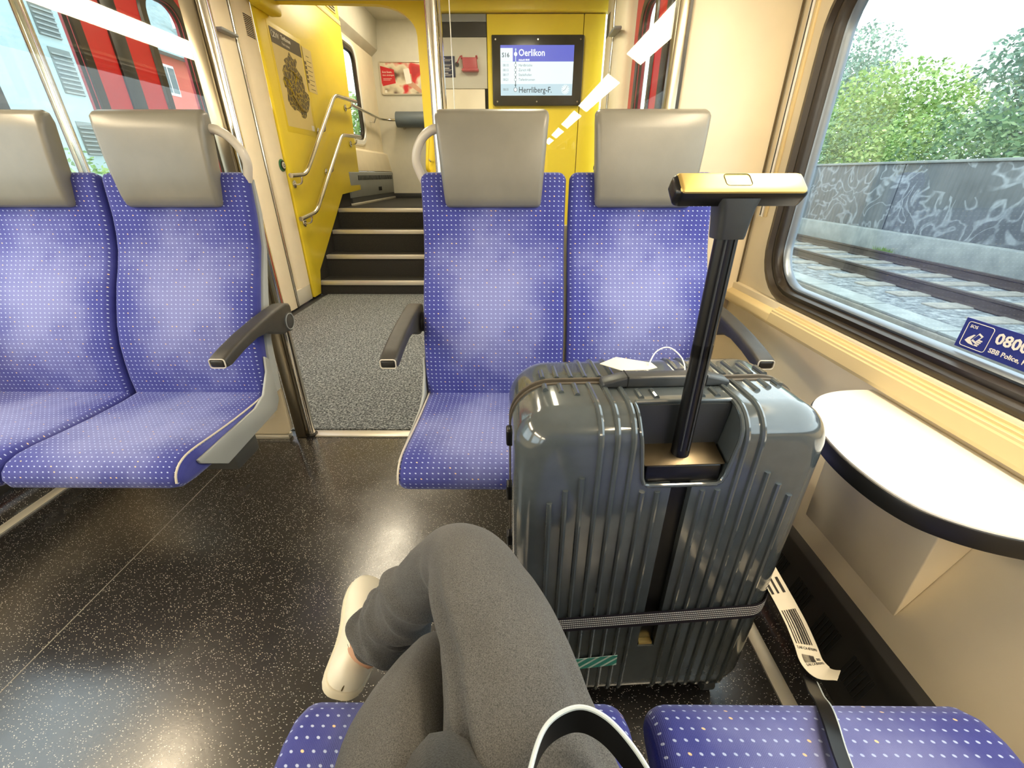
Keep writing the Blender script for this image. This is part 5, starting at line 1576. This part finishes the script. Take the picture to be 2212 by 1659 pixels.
tree('tall_tree', 'tall bluish thin-leaved tree rising above the bright green one', (17.0, 25.5, GZ), [(17.0, 25.5, 5.8, 1.6, 1.6, 1.9), (17.5, 27.2, 5.0, 1.8, 1.8, 1.8), (16.6, 24.4, 4.6, 1.6, 1.6, 1.6)], 5200, 0.095, m_leafC)
tree('tall_tree', 'dark tree leaning in at the right edge of the window', (12.3, 11.6, GZ), [(12.0, 12.3, 3.5, 0.9, 0.9, 0.7), (12.2, 11.3, 2.7, 1.2, 1.2, 0.9), (12.0, 11.0, 4.3, 1.2, 1.2, 0.9), (12.3, 11.9, 2.0, 1.2, 1.4, 0.8)], 7000, 0.075, m_leafC)
for i, (x, y, h, mt, lab) in enumerate(((9.8, 8.0, 1.0, m_leafA, 'dense shrub above the barrier at the right edge'), (9.9, 10.2, 1.4, m_leafA, 'dense dark shrub above the barrier under the leaning tree'), (10.2, 12.6, 1.25, m_leafB, 'pale shrub above the barrier below the gap of sky'), (10.4, 15.0, 1.6, m_leafA, 'bushy shrub above the graffiti of the barrier'), (10.8, 17.6, 1.75, m_leafB, 'light shrub above the barrier under the bright tree'), (11.2, 20.6, 1.5, m_leafA, 'dark shrub above the barrier towards the window frame'), (11.6, 24.0, 1.6, m_leafB, 'far pale shrub beside the window frame'), (12.5, 28.5, 1.9, m_leafA, 'farthest shrub beside the black window seal'))):
    tree('shrub', lab, (x, y, GZ), [(x, y, 0.9 + h * 0.35, 1.0 + h * 0.3, 1.7, h), (x + 0.6, y + 0.9, 0.7 + h * 0.3, 1.1, 1.3, h)], 4200, 0.06, mt, 0.06, cat='shrub')

# ================================================================== OUTSIDE, LEFT
b1 = thing('rendered_building', 'pale blue building with grey louvres outside the left door', 'building', (-10, 7, -0.9))
MB().box(-14, -8.0, 2.5, 11.4, -0.9, 5.2).build('facade', m_facade, b1, smooth=False)
MB().box(-8.05, -7.93, 2.5, 11.42, -0.9, 0.35).build('plinth', m_concrete, b1, bevel=0.01)
me = MB().box(-8.02, -7.985, -0.20, 0.20, -0.45, 0.45).mesh('louvre_window', 0.01)
ms = MB().box(-7.99, -7.965, -0.19, 0.19, -0.012, 0.012).mesh('slat')
for y, z, h in ((9.1, 3.55, 0.7), (9.15, 2.75, 0.75), (9.12, 1.72, 0.6), (6.6, 3.5, 0.8), (6.6, 2.5, 0.8), (4.4, 3.0, 0.9)):
    w = shared(me, 'louvre_window', m_shutter, b1, Matrix.Translation((0, y, z)) @ Matrix.Diagonal((1, 1, h, 1)))
    for k in range(int(12 * h)):
        shared(ms, 'slat', m_grey, w, Matrix.Translation((0, y, z - 0.42 * h + k * 0.07)))
b2 = thing('red_house', 'brick-red house with grey tiled roof outside the left door', 'building', (-23, 36, -0.9))
MB().box(-28, -20, 24, 48, -0.9, 7.3).build('facade', m_facade_red, b2, smooth=False)
MB().prism([(-19.4, 7.2), (-24, 11.6), (-28.6, 7.2)], 'Y', 23.5, 48.5).build('roof', m_rooftile, b2, smooth=False)
me = MB().box(-20.06, -19.96, -0.6, 0.6, -0.75, 0.75).mesh('window_frame', 0.02)
mg = MB().box(-19.97, -19.94, -0.24, 0.24, -0.62, 0.62).mesh('pane')
for y in (26.5, 29.5, 32.5, 35.5, 38.5, 41.5, 44.5):
    for z in (0.9, 3.6, 6.0):
        w = shared(me, 'window_frame', m_white, b2, Matrix.Translation((0, y, z)))
        for k in (-0.29, 0.29): shared(mg, 'pane', m_padding, w, Matrix.Translation((0, y + k, z)))
for i in range(3):
    MB().box(-20.5, -19.2, 27 + i * 7, 31 + i * 7, 2.2, 2.35).build('balcony', m_white, b2, bevel=0.02)
MB().box(-21.2, -21.0, 33, 33.9, 9.2, 9.9).build('skylight', m_signwhite, b2, smooth=False)
tree('shrub', 'green shrub outside the left door behind the headrests', (-6.2, 6.6, -0.9), [(-6.2, 6.6, 0.9, 0.5, 0.6, 0.55), (-6.4, 6.2, 0.3, 0.5, 0.6, 0.7)], 900, 0.05, m_leafB, 0.03, group='greenery left of the train', cat='shrub')
tree('leafy_tree', 'leafy tree outside the landing window', (-9.5, 27.0, -0.9), [(-9.5, 27.0, 3.6, 2.2, 2.4, 1.6), (-9.0, 29.0, 2.8, 2.0, 2.4, 1.6)], 3000, 0.14, m_leafB, group='greenery left of the train')
